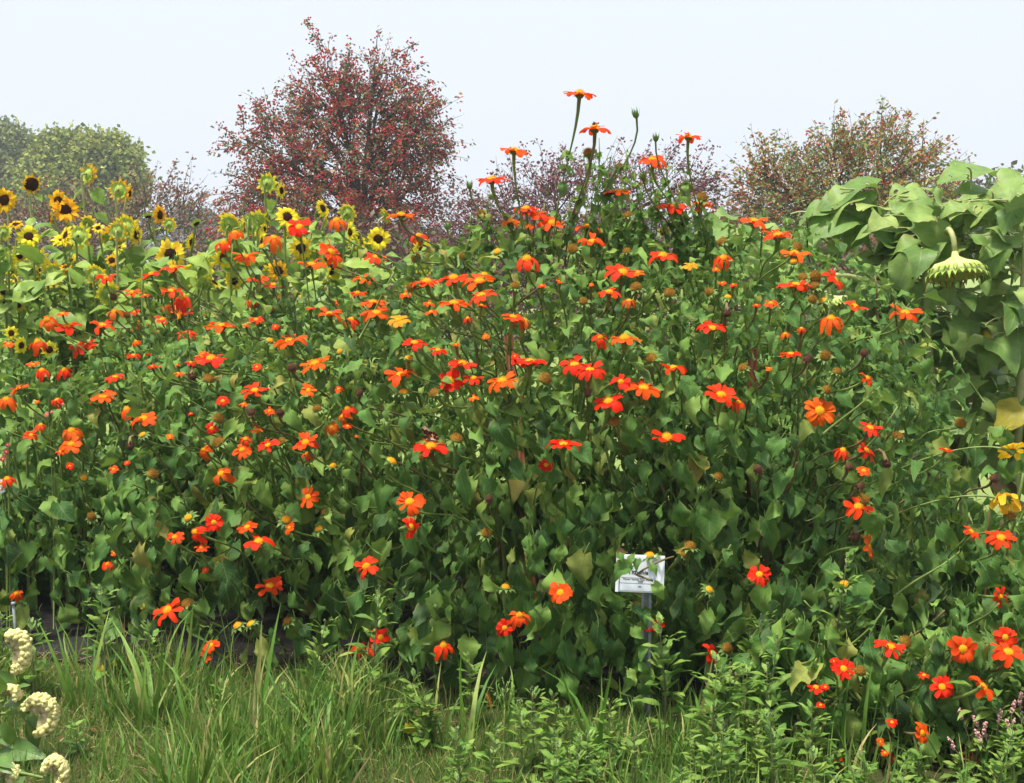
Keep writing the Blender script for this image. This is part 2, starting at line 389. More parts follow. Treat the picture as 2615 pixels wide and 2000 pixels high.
def bud_mesh():
    pb = PB(); lathe(pb, [(.12, -.5), (.34, -.25), (.42, .05), (.36, .4), (.14, .62), (.01, .66)], 10, None, 0, .05)
    for i in range(9):
        a = 2 * math.pi * i / 9 + R(-.2, .2); d = Vector((math.cos(a), math.sin(a), 0)); t = Vector((-d.y, d.x, 0)); f = R(0, .5)
        b0 = d * .38 + Vector((0, 0, -.15)); m = d * (.47 + f * .2) + Vector((0, 0, .35)); e = d * (.34 + f) + Vector((0, 0, R(.75, 1.1)))
        pb.add([b0 - t * .13, b0 + t * .13, m - t * .1, m + t * .1, e], [(0, 1, 3), (0, 3, 2), (2, 3, 4)], None, R(0, 1))
    return pb.mesh('bud', M_calyx)
ME_BUD = [bud_mesh() for _ in range(3)]
# ------------------------------------------------------------------ what was read off the photograph (crop pixels -> photo pixels)
RG = {1: (0, 250, 2.24), 2: (870, 150, 1.976), 3: (1735, 230, 2.182), 4: (0, 850, 2.4966), 5: (870, 850, 2.4966), 6: (1735, 850, 2.4966),
      7: (0, 1400, 2.4966), 8: (870, 1400, 2.4966), 9: (1735, 1400, 2.4966)}
def px(r, u, v):
    x0, y0, s = RG[r]; return x0 + u / s, y0 + v / s
# flowers: u v width ratio lean flags   (d drooping petals, r deep red, o orange, y yellow-orange, b seen from behind, s in the shade)
FL = {
1: """1345 775 100 .6 0 do;1280 835 108 .5 0 d;1565 805 115 .6 8 do;1712 740 135 .7 0 r;1925 705 115 .6 0 do;1405 910 145 .35 5;1890 890 160 .45 55;1780 955 150 .4 -5;990 975 140 .25 0;865 1010 100 .35 -10;605 1035 115 .3 0;755 1115 95 .4 0;830 1130 50 .4 0;980 1108 140 .2 0;1040 1150 115 .5 0 d;965 1195 75 .6 0 d;1480 1035 120 .4 10;1565 1070 105 .4 0;655 1225 110 .35 0;1440 1165 80 .4 0;270 1275 125 .85 0 do;585 1308 150 .3 0;800 1300 110 .5 0 d;930 1272 110 .3 0;1020 1260 165 .35 -10;1265 1310 175 .3 -5;1070 1352 110 .4 0;390 1310 180 .25 0;1465 1270 80 .5 0;1405 1300 40 .5 0;1885 1240 140 .45 -5;1950 1165 90 .6 0;1575 1310 45 .7 0;1775 1205 60 .3 0;1640 1400 0 0 0""",
2: """1205 180 150 .24 3;1282 355 152 .25 -2;875 465 147 .22 3;762 612 155 .25 -3;1575 515 147 .4 5;1395 675 147 .25 -3;1668 757 150 .15 0;1245 850 132 .3 2;1270 925 128 .45 0;935 760 120 .3 -5;980 785 140 .3 5;860 822 100 .4 0 o;950 845 60 .5 0 o;1065 835 132 .5 20;305 792 135 .25 0 o;395 895 95 .5 0 d;180 1000 112 .45 5;115 1115 115 .5 8 o;940 1015 132 .6 0 d;1625 1000 140 .4 0;1422 1085 162 .45 5;435 1130 142 .3 -3;570 1110 146 .28 -5;700 1128 160 .35 -5;710 1195 135 .35 -15;570 1238 150 .25 0;325 1190 60 .6 -20;165 1232 132 .25 0;180 1285 150 .4 0;290 1320 110 .5 0 y;55 1320 100 .6 0 d;85 1185 90 .3 0;870 1305 115 .35 10;925 1325 100 .4 10;1355 1180 112 .4 0;1455 1222 88 .3 0;455 1280 70 .3 -20;1265 1140 26 .6 0;1015 1145 42 .5 0;1105 1120 42 .6 0;1500 1080 62 .5 0 o;15 1230 90 .5 0""",
3: """50 265 136 .24 5;120 650 148 .4 3 o;415 738 152 .28 0;550 818 172 .35 0;640 920 167 .35 2 o;245 940 132 .75 0 d;205 1000 45 .6 0 o;60 980 85 .5 0 y;865 1060 140 .45 52;645 1095 176 .22 0;975 1210 132 .35 17;1255 1245 172 .38 0;845 1280 136 .6 0 do;510 1190 82 .5 0;430 1200 42 .5 0;240 1075 42 .6 0;300 1085 42 .5 0;180 1330 162 .35 0 r;590 1360 72 .3 0;680 1330 60 .4 0""",
4: """240 65 120 .6 0 d;530 95 180 .35 -17;210 205 90 .3 0;268 245 102 .7 0 d;410 245 96 .6 0 d;735 285 116 .4 -5;850 145 90 .4 0 r;945 135 42 .5 0;1850 58 206 .28 -3;1215 190 70 .4 10 r;1300 150 125 .5 0 o;1345 170 180 .5 0 r;2010 205 188 .4 -15 o;2160 360 62 .6 0;1625 370 162 .5 0;660 415 172 .35 3;120 358 120 .25 -10;40 430 122 .7 0 do;810 495 122 .5 -12 d;915 553 172 .4 -12;1420 435 90 .8 0 r;1550 455 60 .4 0 o;1350 610 90 1 0 r;455 630 152 .8 0 do;455 715 145 .6 0 o;385 760 66 .4 0;1300 750 100 .9 -30 d;1565 680 92 .6 0;1545 750 122 .7 0;1710 720 142 .5 -10 r;1950 705 158 .6 -12;1960 775 82 .5 0 d;2110 600 112 .6 -20;2185 535 95 .7 -20;445 850 56 .9 0 r;725 870 60 .7 0;810 830 44 .8 0;1410 900 136 .6 -30;45 935 112 .55 0 d;1965 1050 150 .85 -75;1365 1210 128 .97 0 r;1250 1275 120 .6 -60 d;1115 1305 112 .6 -15;1575 1240 126 .45 -15;1650 1337 187 .4 0 r;1845 1245 82 .6 -50;1285 1370 92 .4 0;1215 515 32 .5 0 r;970 215 52 .5 0 r;1020 215 26 .5 0 r;1130 205 32 .4 0 r;235 440 36 .8 0""",
5: """470 65 146 .4 0 r;620 112 116 .3 5 r;735 75 44 .5 0;775 205 176 .35 4 r;705 305 176 .9 -70 r;845 290 132 .35 0 r;1110 150 52 .9 0 r;1205 190 202 .33 0 r;385 270 196 .3 -2;1030 315 202 .4 -10;45 490 122 .8 -30 d;45 595 62 .5 0;1655 35 112 .9 0 d;1810 42 192 .22 0;1490 205 182 .45 0 r;1590 240 182 .5 0 r;1785 315 122 .7 0 r;1930 355 212 .45 0;1705 445 212 .4 0 r;2120 225 168 .2 0;575 730 212 .45 0 r;1420 720 202 .3 3 r;2080 675 212 .45 3 r;1310 845 104 .8 0 rs;440 1080 182 .7 -12;440 1240 148 .6 80 r;100 660 24 .6 0""",
6: """710 138 132 .25 -3 r;265 400 192 .58 3;375 450 112 .8 0 d;895 500 226 .93 0 o;570 228 44 .6 0 o;1195 290 112 .45 45;1215 610 148 .5 12 r;1040 755 132 .8 20 d;1190 755 162 .5 52;1175 880 92 .6 0;1700 745 82 .3 12;2120 755 162 .45 0 yb;2080 1060 196 .4 0 ybd;1140 1115 188 .5 17;2050 1310 184 .45 8;1860 1270 112 .5 30;1200 1365 166 .45 85 o;""",
7: """685 105 92 .9 0 d;730 30 52 .6 0;1310 140 46 .8 0;1720 245 172 .55 -12;105 295 92 .9 20 d;1070 400 196 .5 -27;1345 620 112 .5 -27;1285 670 62 .6 0;1315 710 62 .5 -20;1280 770 62 .9 0""",
8: """165 120 182 .75 -25;1400 285 172 .85 0;1140 435 152 .9 0 d;1045 510 126 .95 0 r;255 570 142 .75 0 r;125 635 136 .9 0 d;215 640 100 .7 0 r;655 630 152 .75 0 d;1990 490 152 .4 -10 r;2130 1240 165 .9 20 r;1985 1280 122 .8 0 r""",
9: """510 170 162 .8 0 r;2045 315 150 .85 80;1805 645 204 .95 0;2075 570 156 .95 0;2095 670 212 .55 0;1345 635 184 .35 17 r;205 675 142 .6 80 r;1045 770 152 .7 10 r;990 720 64 .6 0 r;870 890 114 .4 0 r;930 885 50 .6 0 r;900 1000 58 .6 0 r;1675 885 168 .85 0 r;1935 890 200 .45 55;1560 810 72 .4 0;1545 1180 152 .8 60;1355 1110 72 .6 0 r;1005 1370 152 .6 10;1280 1235 62 .9 0;1375 1345 92 .9 30;1310 1305 52 .6 0;1875 1340 124 .8 0;1805 1470 56 .9 0;560 490 82 .5 0 rs;80 1140 72 .9 0 r;160 1140 52 .8 0 rs"""}
# spent heads and dry seed heads (suffix k), buds
SH = {
1: "1500 850;1725 1140;1845 1105;1185 1245;725 1245;650 1135 k;1600 1150",
2: "708 785;1030 865;790 975;620 1000;380 1005;728 1090;1175 965;1445 978;1448 795;1635 870;1250 478;1405 548;1490 1160;880 1150;1660 1190;1225 1230;355 1155;930 1350",
3: "125 605;240 852;635 955;755 1045;755 1098;740 1170;800 1175;655 880;170 1130;265 1240 k;270 1155;690 1050",
4: "1860 225 k;1225 275 k;1330 300;2025 490;2125 850;2035 1250;2075 1150;970 910;1400 705;1390 550;910 650;830 720 k;585 1175;1200 1180;535 925;1600 510 k;1785 510 k;1720 50;2165 120;1800 700;1825 1190",
5: "435 165;120 385 k;400 380;605 395;1300 300;1985 170;1745 575;735 685;325 820;925 1280;1790 1410 k;1970 1420;1575 380 k;945 1060 k;530 790",
6: "930 150;1178 130 k;1000 255;410 230;935 370;1390 668;1790 580;1050 785;245 925;500 870 k;1080 860 k;1320 830 k;1150 980 k;65 1370;2100 1175;1120 1300 k;2005 930 k;1170 1070;815 170 k",
7: "1200 365;1515 495;1600 485;1835 470;2180 680 k",
8: "1050 250;1885 375;1485 1120",
9: "300 640;235 935;140 1240;1435 605;1150 790;1050 230;190 265;15 40"}
BD = {2: "1490 285;1590 405;650 645;538 850;1525 600;945 930;1330 965;1535 1210", 3: "450 1330", 5: "1600 110;290 600;435 785;970 790;730 1040;20 1010",
      6: "130 1010;780 310;1410 350;1900 570", 8: "605 380;1665 860", 9: "770 480;2110 440;1290 130"}
def rows(d):
    for r, s in d.items():
        for e in s.split(';'):
            q = e.split()
            if len(q) >= 2: yield r, q
FLOWERS = []
for r, q in rows(FL):
    w_ = float(q[2])
    if w_ < 1: continue
    x, y = px(r, float(q[0]), float(q[1]))
    FLOWERS.append(dict(x=x, y=y, w=w_ / RG[r][2], ratio=float(q[3]), lean=math.radians(float(q[4])), f=q[5] if len(q) > 5 else ''))
SPENT = []
for r, q in rows(SH):
    x, y = px(r, float(q[0]), float(q[1])); SPENT.append((x, y, len(q) > 2))
BUDS = [px(r, float(q[0]), float(q[1])) for r, q in rows(BD)]

for _ in range(34):      # small half-hidden blooms that fill the left and middle bushes
    x_, y_ = random.uniform(10, 1250), random.uniform(770, 1150)
    if all(abs(x_ - f['x']) > 26 or abs(y_ - f['y']) > 22 for f in FLOWERS):
        FLOWERS.append(dict(x=x_, y=y_, w=random.uniform(20, 44), ratio=random.uniform(.3, .8), lean=random.uniform(-.4, .4), f=random.choice(('', '', 'r', 'o', 'd'))))
# ------------------------------------------------------------------ ground, meadow, far trees
def ground_mat():
    b = NB('ground_soil'); p = b.pos()
    big = b.noise(.6, 3, p); fine = b.noise(45.0, 6, p, .75); sep = b.n('SeparateXYZ'); b.l(p, sep.inputs[0])
    near = b.mix(b.ramp(fine, [(.35, (0, 0, 0)), (.62, (1, 1, 1))]), (.05, .034, .022), (.15, .085, .05))
    near = b.mix(b.ramp(big, [(.3, (0, 0, 0)), (.55, (1, 1, 1))]), near, (.055, .085, .022))
    far = b.mix(fine, (.17, .25, .06), (.30, .36, .12))
    return b.finish(b.mix(b.math('MULTIPLY', b.math('SUBTRACT', sep.outputs[1], 6.5), .5, clamp=True), near, far), .95, .1, 0, None, bump=fine, bstr=.8, bdist=.02)
GV, GT = [], []
xs = [-230, -60, -20, -8, -4, -2, 0, 2, 4, 8, 20, 60, 230]; ys = [-20, 0, 2, 3, 4, 5, 6, 8, 12, 20, 40, 80, 160, 230]
for y in ys:
    for x in xs: GV.append((x, y, R(-.012, .012) if 2 < y < 12 else 0))
put('ground', mk('ground', GV, grid_tris(len(ys), len(xs)), ground_mat()))['kind'] = 'structure'
fm = plain('fabric', (.012, .012, .013), (.035, .03, .028), 60.0, .8, .2)
fv = []; nx, ny = 40, 12
for j in range(ny):
    for i in range(nx):
        x = -2.6 + 3.3 * i / (nx - 1); y = (5.12 - .16 * (x + 2.4)) + .04 * math.sin(x * 6) + 2.2 * j / (ny - 1)
        fv.append((x, y, .02 + .006 * math.sin(x * 9 + y * 5) + R(0, .006)))
put('landscape_fabric', mk('landscape_fabric', fv, grid_tris(ny, nx), fm))['kind'] = 'structure'

def tones(pal, n, jit=.2):
    c = np.array([pal[k][1] for k in np.random.choice(len(pal), n, p=np.array([q[0] for q in pal]) / sum(q[0] for q in pal))])
    return c * (1 + np.random.uniform(-jit, jit, (n, 1)))
def crown_tree(name, label, cat, Y, trunk_px, blobs, pal, twig_n, leaf=(.05, .018), twlen=(.35, .75), droop=.5, per=13, berries=None, spikes=(), limb=True, spread=.55, group=None, weep=0.3, rough=1.0, shrink=1, piv=(0, 0)):
    base = P(trunk_px, 643 + CAM.z / pxm(Y), Y); base.z = 0; base.y = Y
    root = thing(name, base, label, cat, group); o = base
    if shrink != 1: blobs = [(piv[0] + (x - piv[0]) * shrink, piv[1] + (y - piv[1]) * shrink, rx * shrink, ry * shrink) for x, y, rx, ry in blobs]
    bl = [(P(x * 1.1903, y * 1.1903, Y), rx * 1.1903 * pxm(Y), ry * 1.1903 * pxm(Y)) for x, y, rx, ry in blobs]
    top = max(b[0].z for b in bl); low = min(b[0].z - b[2] for b in bl)
    fork = Vector((base.x, base.y, max(.8, low + (top - low) * .15)))
    pb = PB(); tr = .018 * top + .05; tube(pb, bez(base - Vector((0, 0, .1)), base + Vector((.05, 0, .5)), fork - Vector((0.05, 0, .4)), fork, 6), [tr * (1 - .06 * q) for q in range(7)], 8); put('trunk', pb.mesh('trunk', M_bark), root, None, None, o)
    tw = PB(); pos, dirs = [], []
    wts = np.array([b[1] * b[2] for b in bl]); wts = wts / wts.sum()
    for (c, rx, rz) in bl:
        cc = c + Vector((0, R(-.4, .4) * rx, 0)); pb = PB(); mid = fork.lerp(cc, .5) + Vector((0, 0, .12 * (cc - fork).length))
        pts = bez(fork, fork + Vector((0, 0, .35 * abs(cc.z - fork.z) + .1)), mid, cc + Vector((0, 0, rz * .3)), 8); tube(pb, pts, [tr * .55 * (1 - .1 * q) for q in range(9)], 6)
        for _ in range(int(6 if limb else 2)):
            s = pts[random.randrange(4, 9)]; e = c + Vector((R(-1, 1) * rx * .85, R(-1, 1) * rx * .7, R(-.7, .95) * rz)); m = s.lerp(e, .5) + Vector((0, 0, rz * .15))
            tube(pb, bez(s, s.lerp(m, .6), m, e, 5), [tr * .2 * (1 - .14 * q) for q in range(6)], 4)
        put('branch', pb.mesh('branch', M_bark), root, None, None, o)
    def twig(s, d, L, n):
        pts = [s]; dd = d.normalized()
        for q in range(4):
            dd = (dd + Vector((R(-.2, .2), R(-.2, .2), R(-.15, .15) - droop * .16))).normalized(); pts.append(pts[-1] + dd * L / 4)
        tube(tw, pts, [.008 * Y / 26, .006 * Y / 26, .005 * Y / 26, .004 * Y / 26, .002], 3, 0, False)
        for q in range(n):
            t = R(.1, 1.0) * 3.999; a = int(t); pos.append(pts[a].lerp(pts[a + 1], t - a) + Vector((R(-1, 1), R(-1, 1), R(-1, 1))) * leaf[0] * rough)
            dirs.append((dd * .5 + Vector((R(-1, 1), R(-1, 1), R(-1, .6) - weep))).normalized())
    for _ in range(twig_n):
        c, rx, rz = bl[np.random.choice(len(bl), p=wts)]
        v = Vector((random.gauss(0, 1), random.gauss(0, 1), random.gauss(0, 1))).normalized() * (R(.12, 1) ** spread)
        s = c + Vector((v.x * rx, v.y * rx, v.z * rz)); d = v + (s - fork).normalized() * .6 + Vector((R(-.3, .3), R(-.3, .3), R(0, .5)))
        twig(s, d, R(*twlen), per)
    for (x, y, y2, lean) in spikes:                     # upright whips
        s = P(x * 1.1903, y * 1.1903, Y); e = P((x + lean) * 1.1903, y2 * 1.1903, Y + R(-.5, .5)); L = (e - s).length
        pts = bez(s, s.lerp(e, .3) + Vector((R(-.1, .1), 0, .05)), s.lerp(e, .7), e, 6); tube(tw, pts, [.012, .011, .01, .008, .006, .004, .002], 4)
        for q in range(int(L * 60)):
            t = R(.05, 1); p = s.lerp(e, t); pos.append(p + Vector((R(-1, 1), R(-1, 1), R(-1, 1))) * .06 * (1.4 - t * .8)); dirs.append(Vector((R(-1, 1), R(-1, 1), R(-.4, 1))).normalized())
    put('twigs', tw.mesh('twigs', M_bark), root, None, None, o)['kind'] = 'stuff'
    n = len(pos); Pp = np.array(pos) - np.array(o); D = np.array(dirs); rv = np.random.normal(size=(n, 3)); X = np.cross(D, rv); X /= np.linalg.norm(X, axis=1)[:, None]
    L = leaf[0] * np.random.uniform(.6, 1.3, (n, 1)); Wd = leaf[1] * np.random.uniform(.7, 1.3, (n, 1)); Nn = np.cross(X, D)
    V = np.stack([Pp, Pp + D * L * .5 + X * Wd + Nn * Wd * .4, Pp + D * L, Pp + D * L * .5 - X * Wd + Nn * Wd * .4], 1).reshape(-1, 3)
    i = np.arange(n)[:, None] * 4; T = np.concatenate([i + np.array([[0, 1, 2]]), i + np.array([[0, 2, 3]])])
    put('crown', mk('crown', V, T, M_tree, None, None, False, np.repeat(tones(pal, n), 4, 0)), root)['kind'] = 'stuff'
    if berries:
        nb, br, bpal = berries; kk = np.random.choice(n, nb); cl = np.repeat(Pp[kk], 4, 0) + np.random.normal(size=(nb * 4, 3)) * br * 2.2
        oc = np.array([[1, 0, 0], [-1, 0, 0], [0, 1, 0], [0, -1, 0], [0, 0, 1], [0, 0, -1]]) * br
        V = (cl[:, None] + oc[None]).reshape(-1, 3); ot = np.array([[0, 2, 4], [2, 1, 4], [1, 3, 4], [3, 0, 4], [2, 0, 5], [1, 2, 5], [3, 1, 5], [0, 3, 5]])
        T = (ot[None] + (np.arange(len(cl)) * 6)[:, None, None]).reshape(-1, 3)
        put('fruit', mk('fruit', V, T, M_tree, None, None, True, np.repeat(tones(bpal, len(cl)), 6, 0)), root)['kind'] = 'stuff'
    return root
GRN, BRN, RED = (.095, .14, .055), (.24, .125, .07), (.20, .025, .022)
crown_tree('crabapple_tree', 'big rounded crabapple tree covered in dark red fruit, standing behind the sunflowers', 'tree', 26, 930,
  [(760, 340, 165, 170), (720, 185, 85, 80), (830, 185, 80, 75), (885, 300, 85, 120), (600, 330, 80, 95), (505, 300, 52, 38), (555, 250, 30, 30), (720, 460, 210, 80), (690, 105, 26, 38), (640, 190, 40, 30), (820, 95, 22, 18), (930, 250, 45, 60), (560, 420, 90, 60), (900, 430, 80, 70), (760, 540, 230, 60), (560, 520, 130, 60)],
  [(5, GRN), (4, (.15, .19, .07)), (4, BRN), (5, (.42, .10, .07)), (1.5, (.50, .26, .06))], 1450, (.080, .021), (.35, .8), .8, 16,
  (2600, .021, [(3, (.50, .035, .045)), (1, (.56, .07, .05))]), [(690, 120, 42, -32), (810, 110, 62, 2), (840, 120, 92, 55), (850, 190, 110, 25), (560, 270, 225, -18), (520, 285, 225, -4), (900, 240, 170, 20)], shrink=.84, piv=(735, 420))
crown_tree('crabapple_tree', 'low airy purple leaved crabapple tree between the big red one and the tallest flowers', 'tree', 24, 1430,
  [(1090, 470, 90, 60), (1190, 410, 80, 45), (1260, 420, 90, 60), (1400, 420, 90, 55), (1480, 400, 36, 45), (1030, 520, 70, 60), (1200, 520, 230, 60), (1060, 560, 120, 50), (1050, 600, 150, 50), (1300, 580, 260, 60), (1500, 540, 80, 70)],
  [(3, (.19, .085, .085)), (3, (.23, .065, .08)), (2, (.12, .12, .06)), (2, BRN)], 1250, (.075, .019), (.4, .85), .35, 13,
  (600, .018, [(3, (.28, .045, .07)), (1, (.26, .05, .05))]), [(1180, 420, 358, 10), (1260, 400, 340, -8), (1090, 440, 385, 6), (1480, 380, 335, 12), (1500, 390, 352, 20)])
crown_tree('crabapple_tree', 'greenish crabapple tree with orange red fruit and upright whips, above the giant sunflower leaves', 'tree', 24, 2160,
  [(1820, 410, 150, 90), (1680, 430, 90, 60), (1890, 350, 80, 60), (1790, 345, 55, 45), (1640, 390, 45, 42), (1960, 370, 45, 50), (1720, 510, 180, 60), (1950, 440, 90, 70), (1800, 480, 190, 70)],
  [(6, (.19, .27, .075)), (4, (.30, .26, .08)), (4, (.42, .20, .06)), (1, (.46, .12, .05))], 1050, (.085, .021), (.35, .8), .2, 15,
  (420, .020, [(3, (.50, .06, .035)), (1, (.45, .10, .03))]), [(1888, 330, 205, 6), (1900, 330, 240, 22), (1940, 340, 235, 10), (1810, 330, 232, -4), (1850, 330, 262, 8), (1785, 340, 250, 6), (1640, 380, 285, -8), (1660, 390, 278, 8), (1690, 390, 310, 18), (1970, 350, 255, 12), (1990, 360, 300, 30), (2020, 420, 340, 20)])
crown_tree('brown_shrub', 'brownish thicket of fine twigs with few leaves behind the left sunflowers', 'shrub', 30, 300,
  [(330, 470, 75, 45), (230, 500, 120, 60), (90, 510, 120, 55), (0, 510, 90, 70), (395, 470, 40, 40), (150, 580, 220, 70), (420, 530, 60, 55)],
  [(4, (.20, .18, .09)), (4, (.24, .15, .09)), (2, (.27, .10, .07))], 800, (.09, .022), (.5, 1.1), .3, 13,
  (380, .022, [(1, (.28, .04, .03)), (1, (.18, .05, .03))]), [(340, 430, 345, 40), (300, 450, 370, 20), (390, 450, 370, -10), (420, 500, 410, 14)])
for lab, bl, tx, Y, pal in (
  ('dense green tree with rounded yellowish top, far behind the left sunflowers', [(200, 350, 80, 42), (150, 330, 45, 28), (250, 345, 36, 34), (190, 400, 110, 50), (120, 370, 50, 45), (260, 400, 45, 50)], 240, 68, [(4, (.24, .29, .06)), (3, (.38, .40, .09)), (2, (.14, .19, .045))]),
  ('dull grey green tree cut by the left edge of the picture, far behind', [(30, 345, 58, 42), (-15, 320, 45, 45), (75, 380, 45, 35), (10, 400, 90, 50), (-60, 370, 70, 60)], 20, 80, [(3, (.19, .23, .07)), (2, (.26, .29, .08)), (2, (.13, .17, .06))])):
    crown_tree('leafy_tree', lab, 'tree', Y, tx, bl, pal, 2600, (.24, .09), (.7, 1.4), .25, 18, None, [], False, .42, None, 0.1, 1.2, .86, (130, 420))
crown_tree('leafy_tree', 'pale green tree top peeping out beyond the giant sunflowers at right edge', 'tree', 55, 2540,
  [(2120, 430, 70, 30), (2060, 450, 50, 30), (2190, 440, 60, 40), (2130, 490, 120, 40)], [(2, (.10, .14, .05)), (1, (.13, .10, .05))], 380, (.22, .07), (.6, 1.2), .2, 12, None, [], False, .5)
for lab, tx, bl, pal in (('low purple brown thicket under the red crabapple tree', 800, [(420, 640, 130, 70), (620, 630, 130, 80), (820, 620, 130, 80), (520, 600, 130, 50), (720, 590, 120, 60)], [(3, (.17, .10, .08)), (3, (.13, .13, .06)), (1, (.24, .08, .07))]),
  ('low purple thicket behind the middle of the orange flowers', 1400, [(960, 640, 130, 70), (1140, 630, 130, 80), (1320, 630, 130, 80), (1220, 590, 150, 60)], [(3, (.20, .09, .09)), (2, (.12, .12, .06)), (2, (.17, .08, .07))]),
  ('low green brown thicket behind the right orange flowers', 1950, [(1500, 640, 120, 70), (1680, 630, 130, 80), (1850, 640, 120, 80), (1600, 590, 130, 60)], [(3, (.12, .15, .06)), (3, (.19, .13, .06)), (1, (.27, .10, .06))])):
    crown_tree('brown_shrub', lab, 'shrub', 21, tx, bl, pal, 620, (.10, .03), (.4, .9), .3, 15, (160, .02, [(1, (.30, .05, .05))]), [], True, .45)
# far wood line that closes the horizon
n = 9000; a = np.random.uniform(-230, 230, n); hgt = 5.0 + 1.6 * np.sin(a * .11) + 1.2 * np.sin(a * .37 + 1) + np.random.uniform(0, 1.2, n)
c = np.stack([a, 205 + np.random.uniform(0, 12, n), hgt * np.random.uniform(0.02, 1, n) ** .6], 1)
d = np.random.normal(size=(n, 3)); d /= np.linalg.norm(d, axis=1)[:, None]; e = np.cross(d, np.random.normal(size=(n, 3))); e /= np.linalg.norm(e, axis=1)[:, None]
V = np.stack([c - d * .9, c + e * .8, c + d * .9, c - e * .8], 1).reshape(-1, 3); i = np.arange(n)[:, None] * 4; T = np.concatenate([i + np.array([[0, 1, 2]]), i + np.array([[0, 2, 3]])])
put('distant_woods', mk('distant_woods', V, T, M_tree, None, None, False, np.repeat(tones([(2, (.05, .08, .04)), (1, (.08, .09, .04))], n), 4, 0)))['kind'] = 'stuff'
# ------------------------------------------------------------------ the Mexican sunflower bushes
BUSH = {   # blobs: x, y, rx, ry, height
 'far_left': dict(blobs=[(-2.05, 6.1, .75, .9, 1.0), (-1.45, 6.25, .55, .95, 1.19)], at=(-1.75, 6.2, 0),
   label='broad low bush of small orange flowers at far left, below the thickest sunflower patch'),
 'mid_left': dict(blobs=[(-.80, 5.75, .82, .95, 1.27), (-.9, 7.0, .9, .65, 1.24)], at=(-.8, 5.8, 0),
   label='leafy orange flowered bush left of the tallest one, black ground fabric below its left end'),
 'centre': dict(blobs=[(.12, 5.42, .80, 1.08, 1.57)], at=(.12, 5.5, 0),
   label='tall bush with a butterfly on one of its orange flowers, red stake at its foot'),
 'right': dict(blobs=[(.82, 5.42, .78, 1.08, 1.57), (1.3, 5.75, .45, .5, 1.2)], at=(.85, 5.5, 0),
   label='tallest orange flowered bush behind the white plant label, topmost flowers against the sky'),
 'low': dict(blobs=[(1.62, 4.85, .5, .42, .86), (1.28, 4.25, .62, .32, .42)], at=(1.5, 4.7, 0),
   label='low sprawling orange flowered bush among tall weeds, in front of the giant sunflowers')}
BL = []                               # (bush, cx, cy, cz, rx, ry, rz)
for kk, b in BUSH.items():
    b['root'] = thing('flower_bush', b['at'], b['label'], 'flower bush', 'orange flowered bushes')
    b['o'] = Vector(b['at']); b['petals'] = 0
    for (x, y, rx, ry, h) in b['blobs']: q_ = .34 if x < -.5 else .42; BL.append((kk, x, y, h * q_, rx, ry, h * (1 - q_)))
PW = 2.6
def fblob(p, b):
    return (abs((p[0] - b[1]) / b[4]) ** PW + abs((p[1] - b[2]) / b[5]) ** PW + abs((p[2] - b[3]) / b[6]) ** PW) ** (1 / PW)
def fall(p):
    i = min(range(len(BL)), key=lambda k: fblob(p, BL[k])); return fblob(p, BL[i]), i
def hit(x, y):
    """first point of the bush surface on this sight line, else the point that comes nearest to it"""
    d = ray(x, y); best = (9, None, 0)
    Y = 3.6
    while Y < 8.2:
        p = CAM + d * (Y / d.y); f, i = fall(p)
        if f < best[0]: best = (f, p, i)
        if f < 1.0: return True, p, i
        Y += .03
    return False, best[1], best[2]

# ---- leaves
LM, LW, LB, LT = [], [], [], []
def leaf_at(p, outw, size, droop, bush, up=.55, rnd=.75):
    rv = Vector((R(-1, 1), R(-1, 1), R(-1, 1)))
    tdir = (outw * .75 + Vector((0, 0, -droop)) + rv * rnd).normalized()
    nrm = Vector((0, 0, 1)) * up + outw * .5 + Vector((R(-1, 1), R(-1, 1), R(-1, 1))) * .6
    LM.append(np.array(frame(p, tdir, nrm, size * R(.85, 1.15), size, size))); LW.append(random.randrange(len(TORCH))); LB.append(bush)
    hz_ = min(1, max(0, (p[2] - .5) / .9)); LT.append(min(.999, max(0.001, R(.22 * hz_, .52 + .36 * hz_) + (.08 * hz_ if 'left' in bush else 0) if random.random() < .96 else R(.9, 1))))  # upper leaves paler like young growth; lower tints darkened to paint in hedge shade
for b in BL:
    area = b[4] * b[6] + b[5] * b[6] + b[4] * b[5]
    dens = 1250 if b[2] < 6.5 else 900
    for _ in range(int(area * dens * 1.65)):
        d = Vector((random.gauss(0, 1), random.gauss(0, 1), random.gauss(0, 1))).normalized()
        q = (abs(d.x) ** PW + abs(d.y) ** PW + abs(d.z) ** PW) ** (1 / PW); d2 = d / q
        s = 1 - abs(random.gauss(0, .10)) + R(-.02, .06) if random.random() < .58 else R(.15, .9)
        s *= 1 + .05 * math.sin(7 * d2.x + 3 * b[1]) * math.sin(6 * d2.z + 2 * b[2])
        p = Vector((b[1] + d2.x * b[4] * s, b[2] + d2.y * b[5] * s, b[3] + d2.z * b[6] * s))
        if p.z < .07: continue
        if p.z < .95 and .62 < s < .93 and random.random() < .75: continue          # hollow between the outer leaves and the core
        if p.z < .85 and s > .86 and random.random() < .34: continue
        if any(o is not b and fblob(p, o) < .5 for o in BL): continue
        outw = Vector((d2.x / b[4], d2.y / b[5], d2.z / b[6])).normalized()
        g = min(1, max(0, (p.z - .35) / .95)); size = (.098 + (.058 - .098) * g) * R(.5, 1.35) * (1 if b[2] < 6.5 else .95)
        leaf_at(p, outw, size, R(.25, .9) + (1 - g) * .7, b[0], up=.35 + .55 * g)

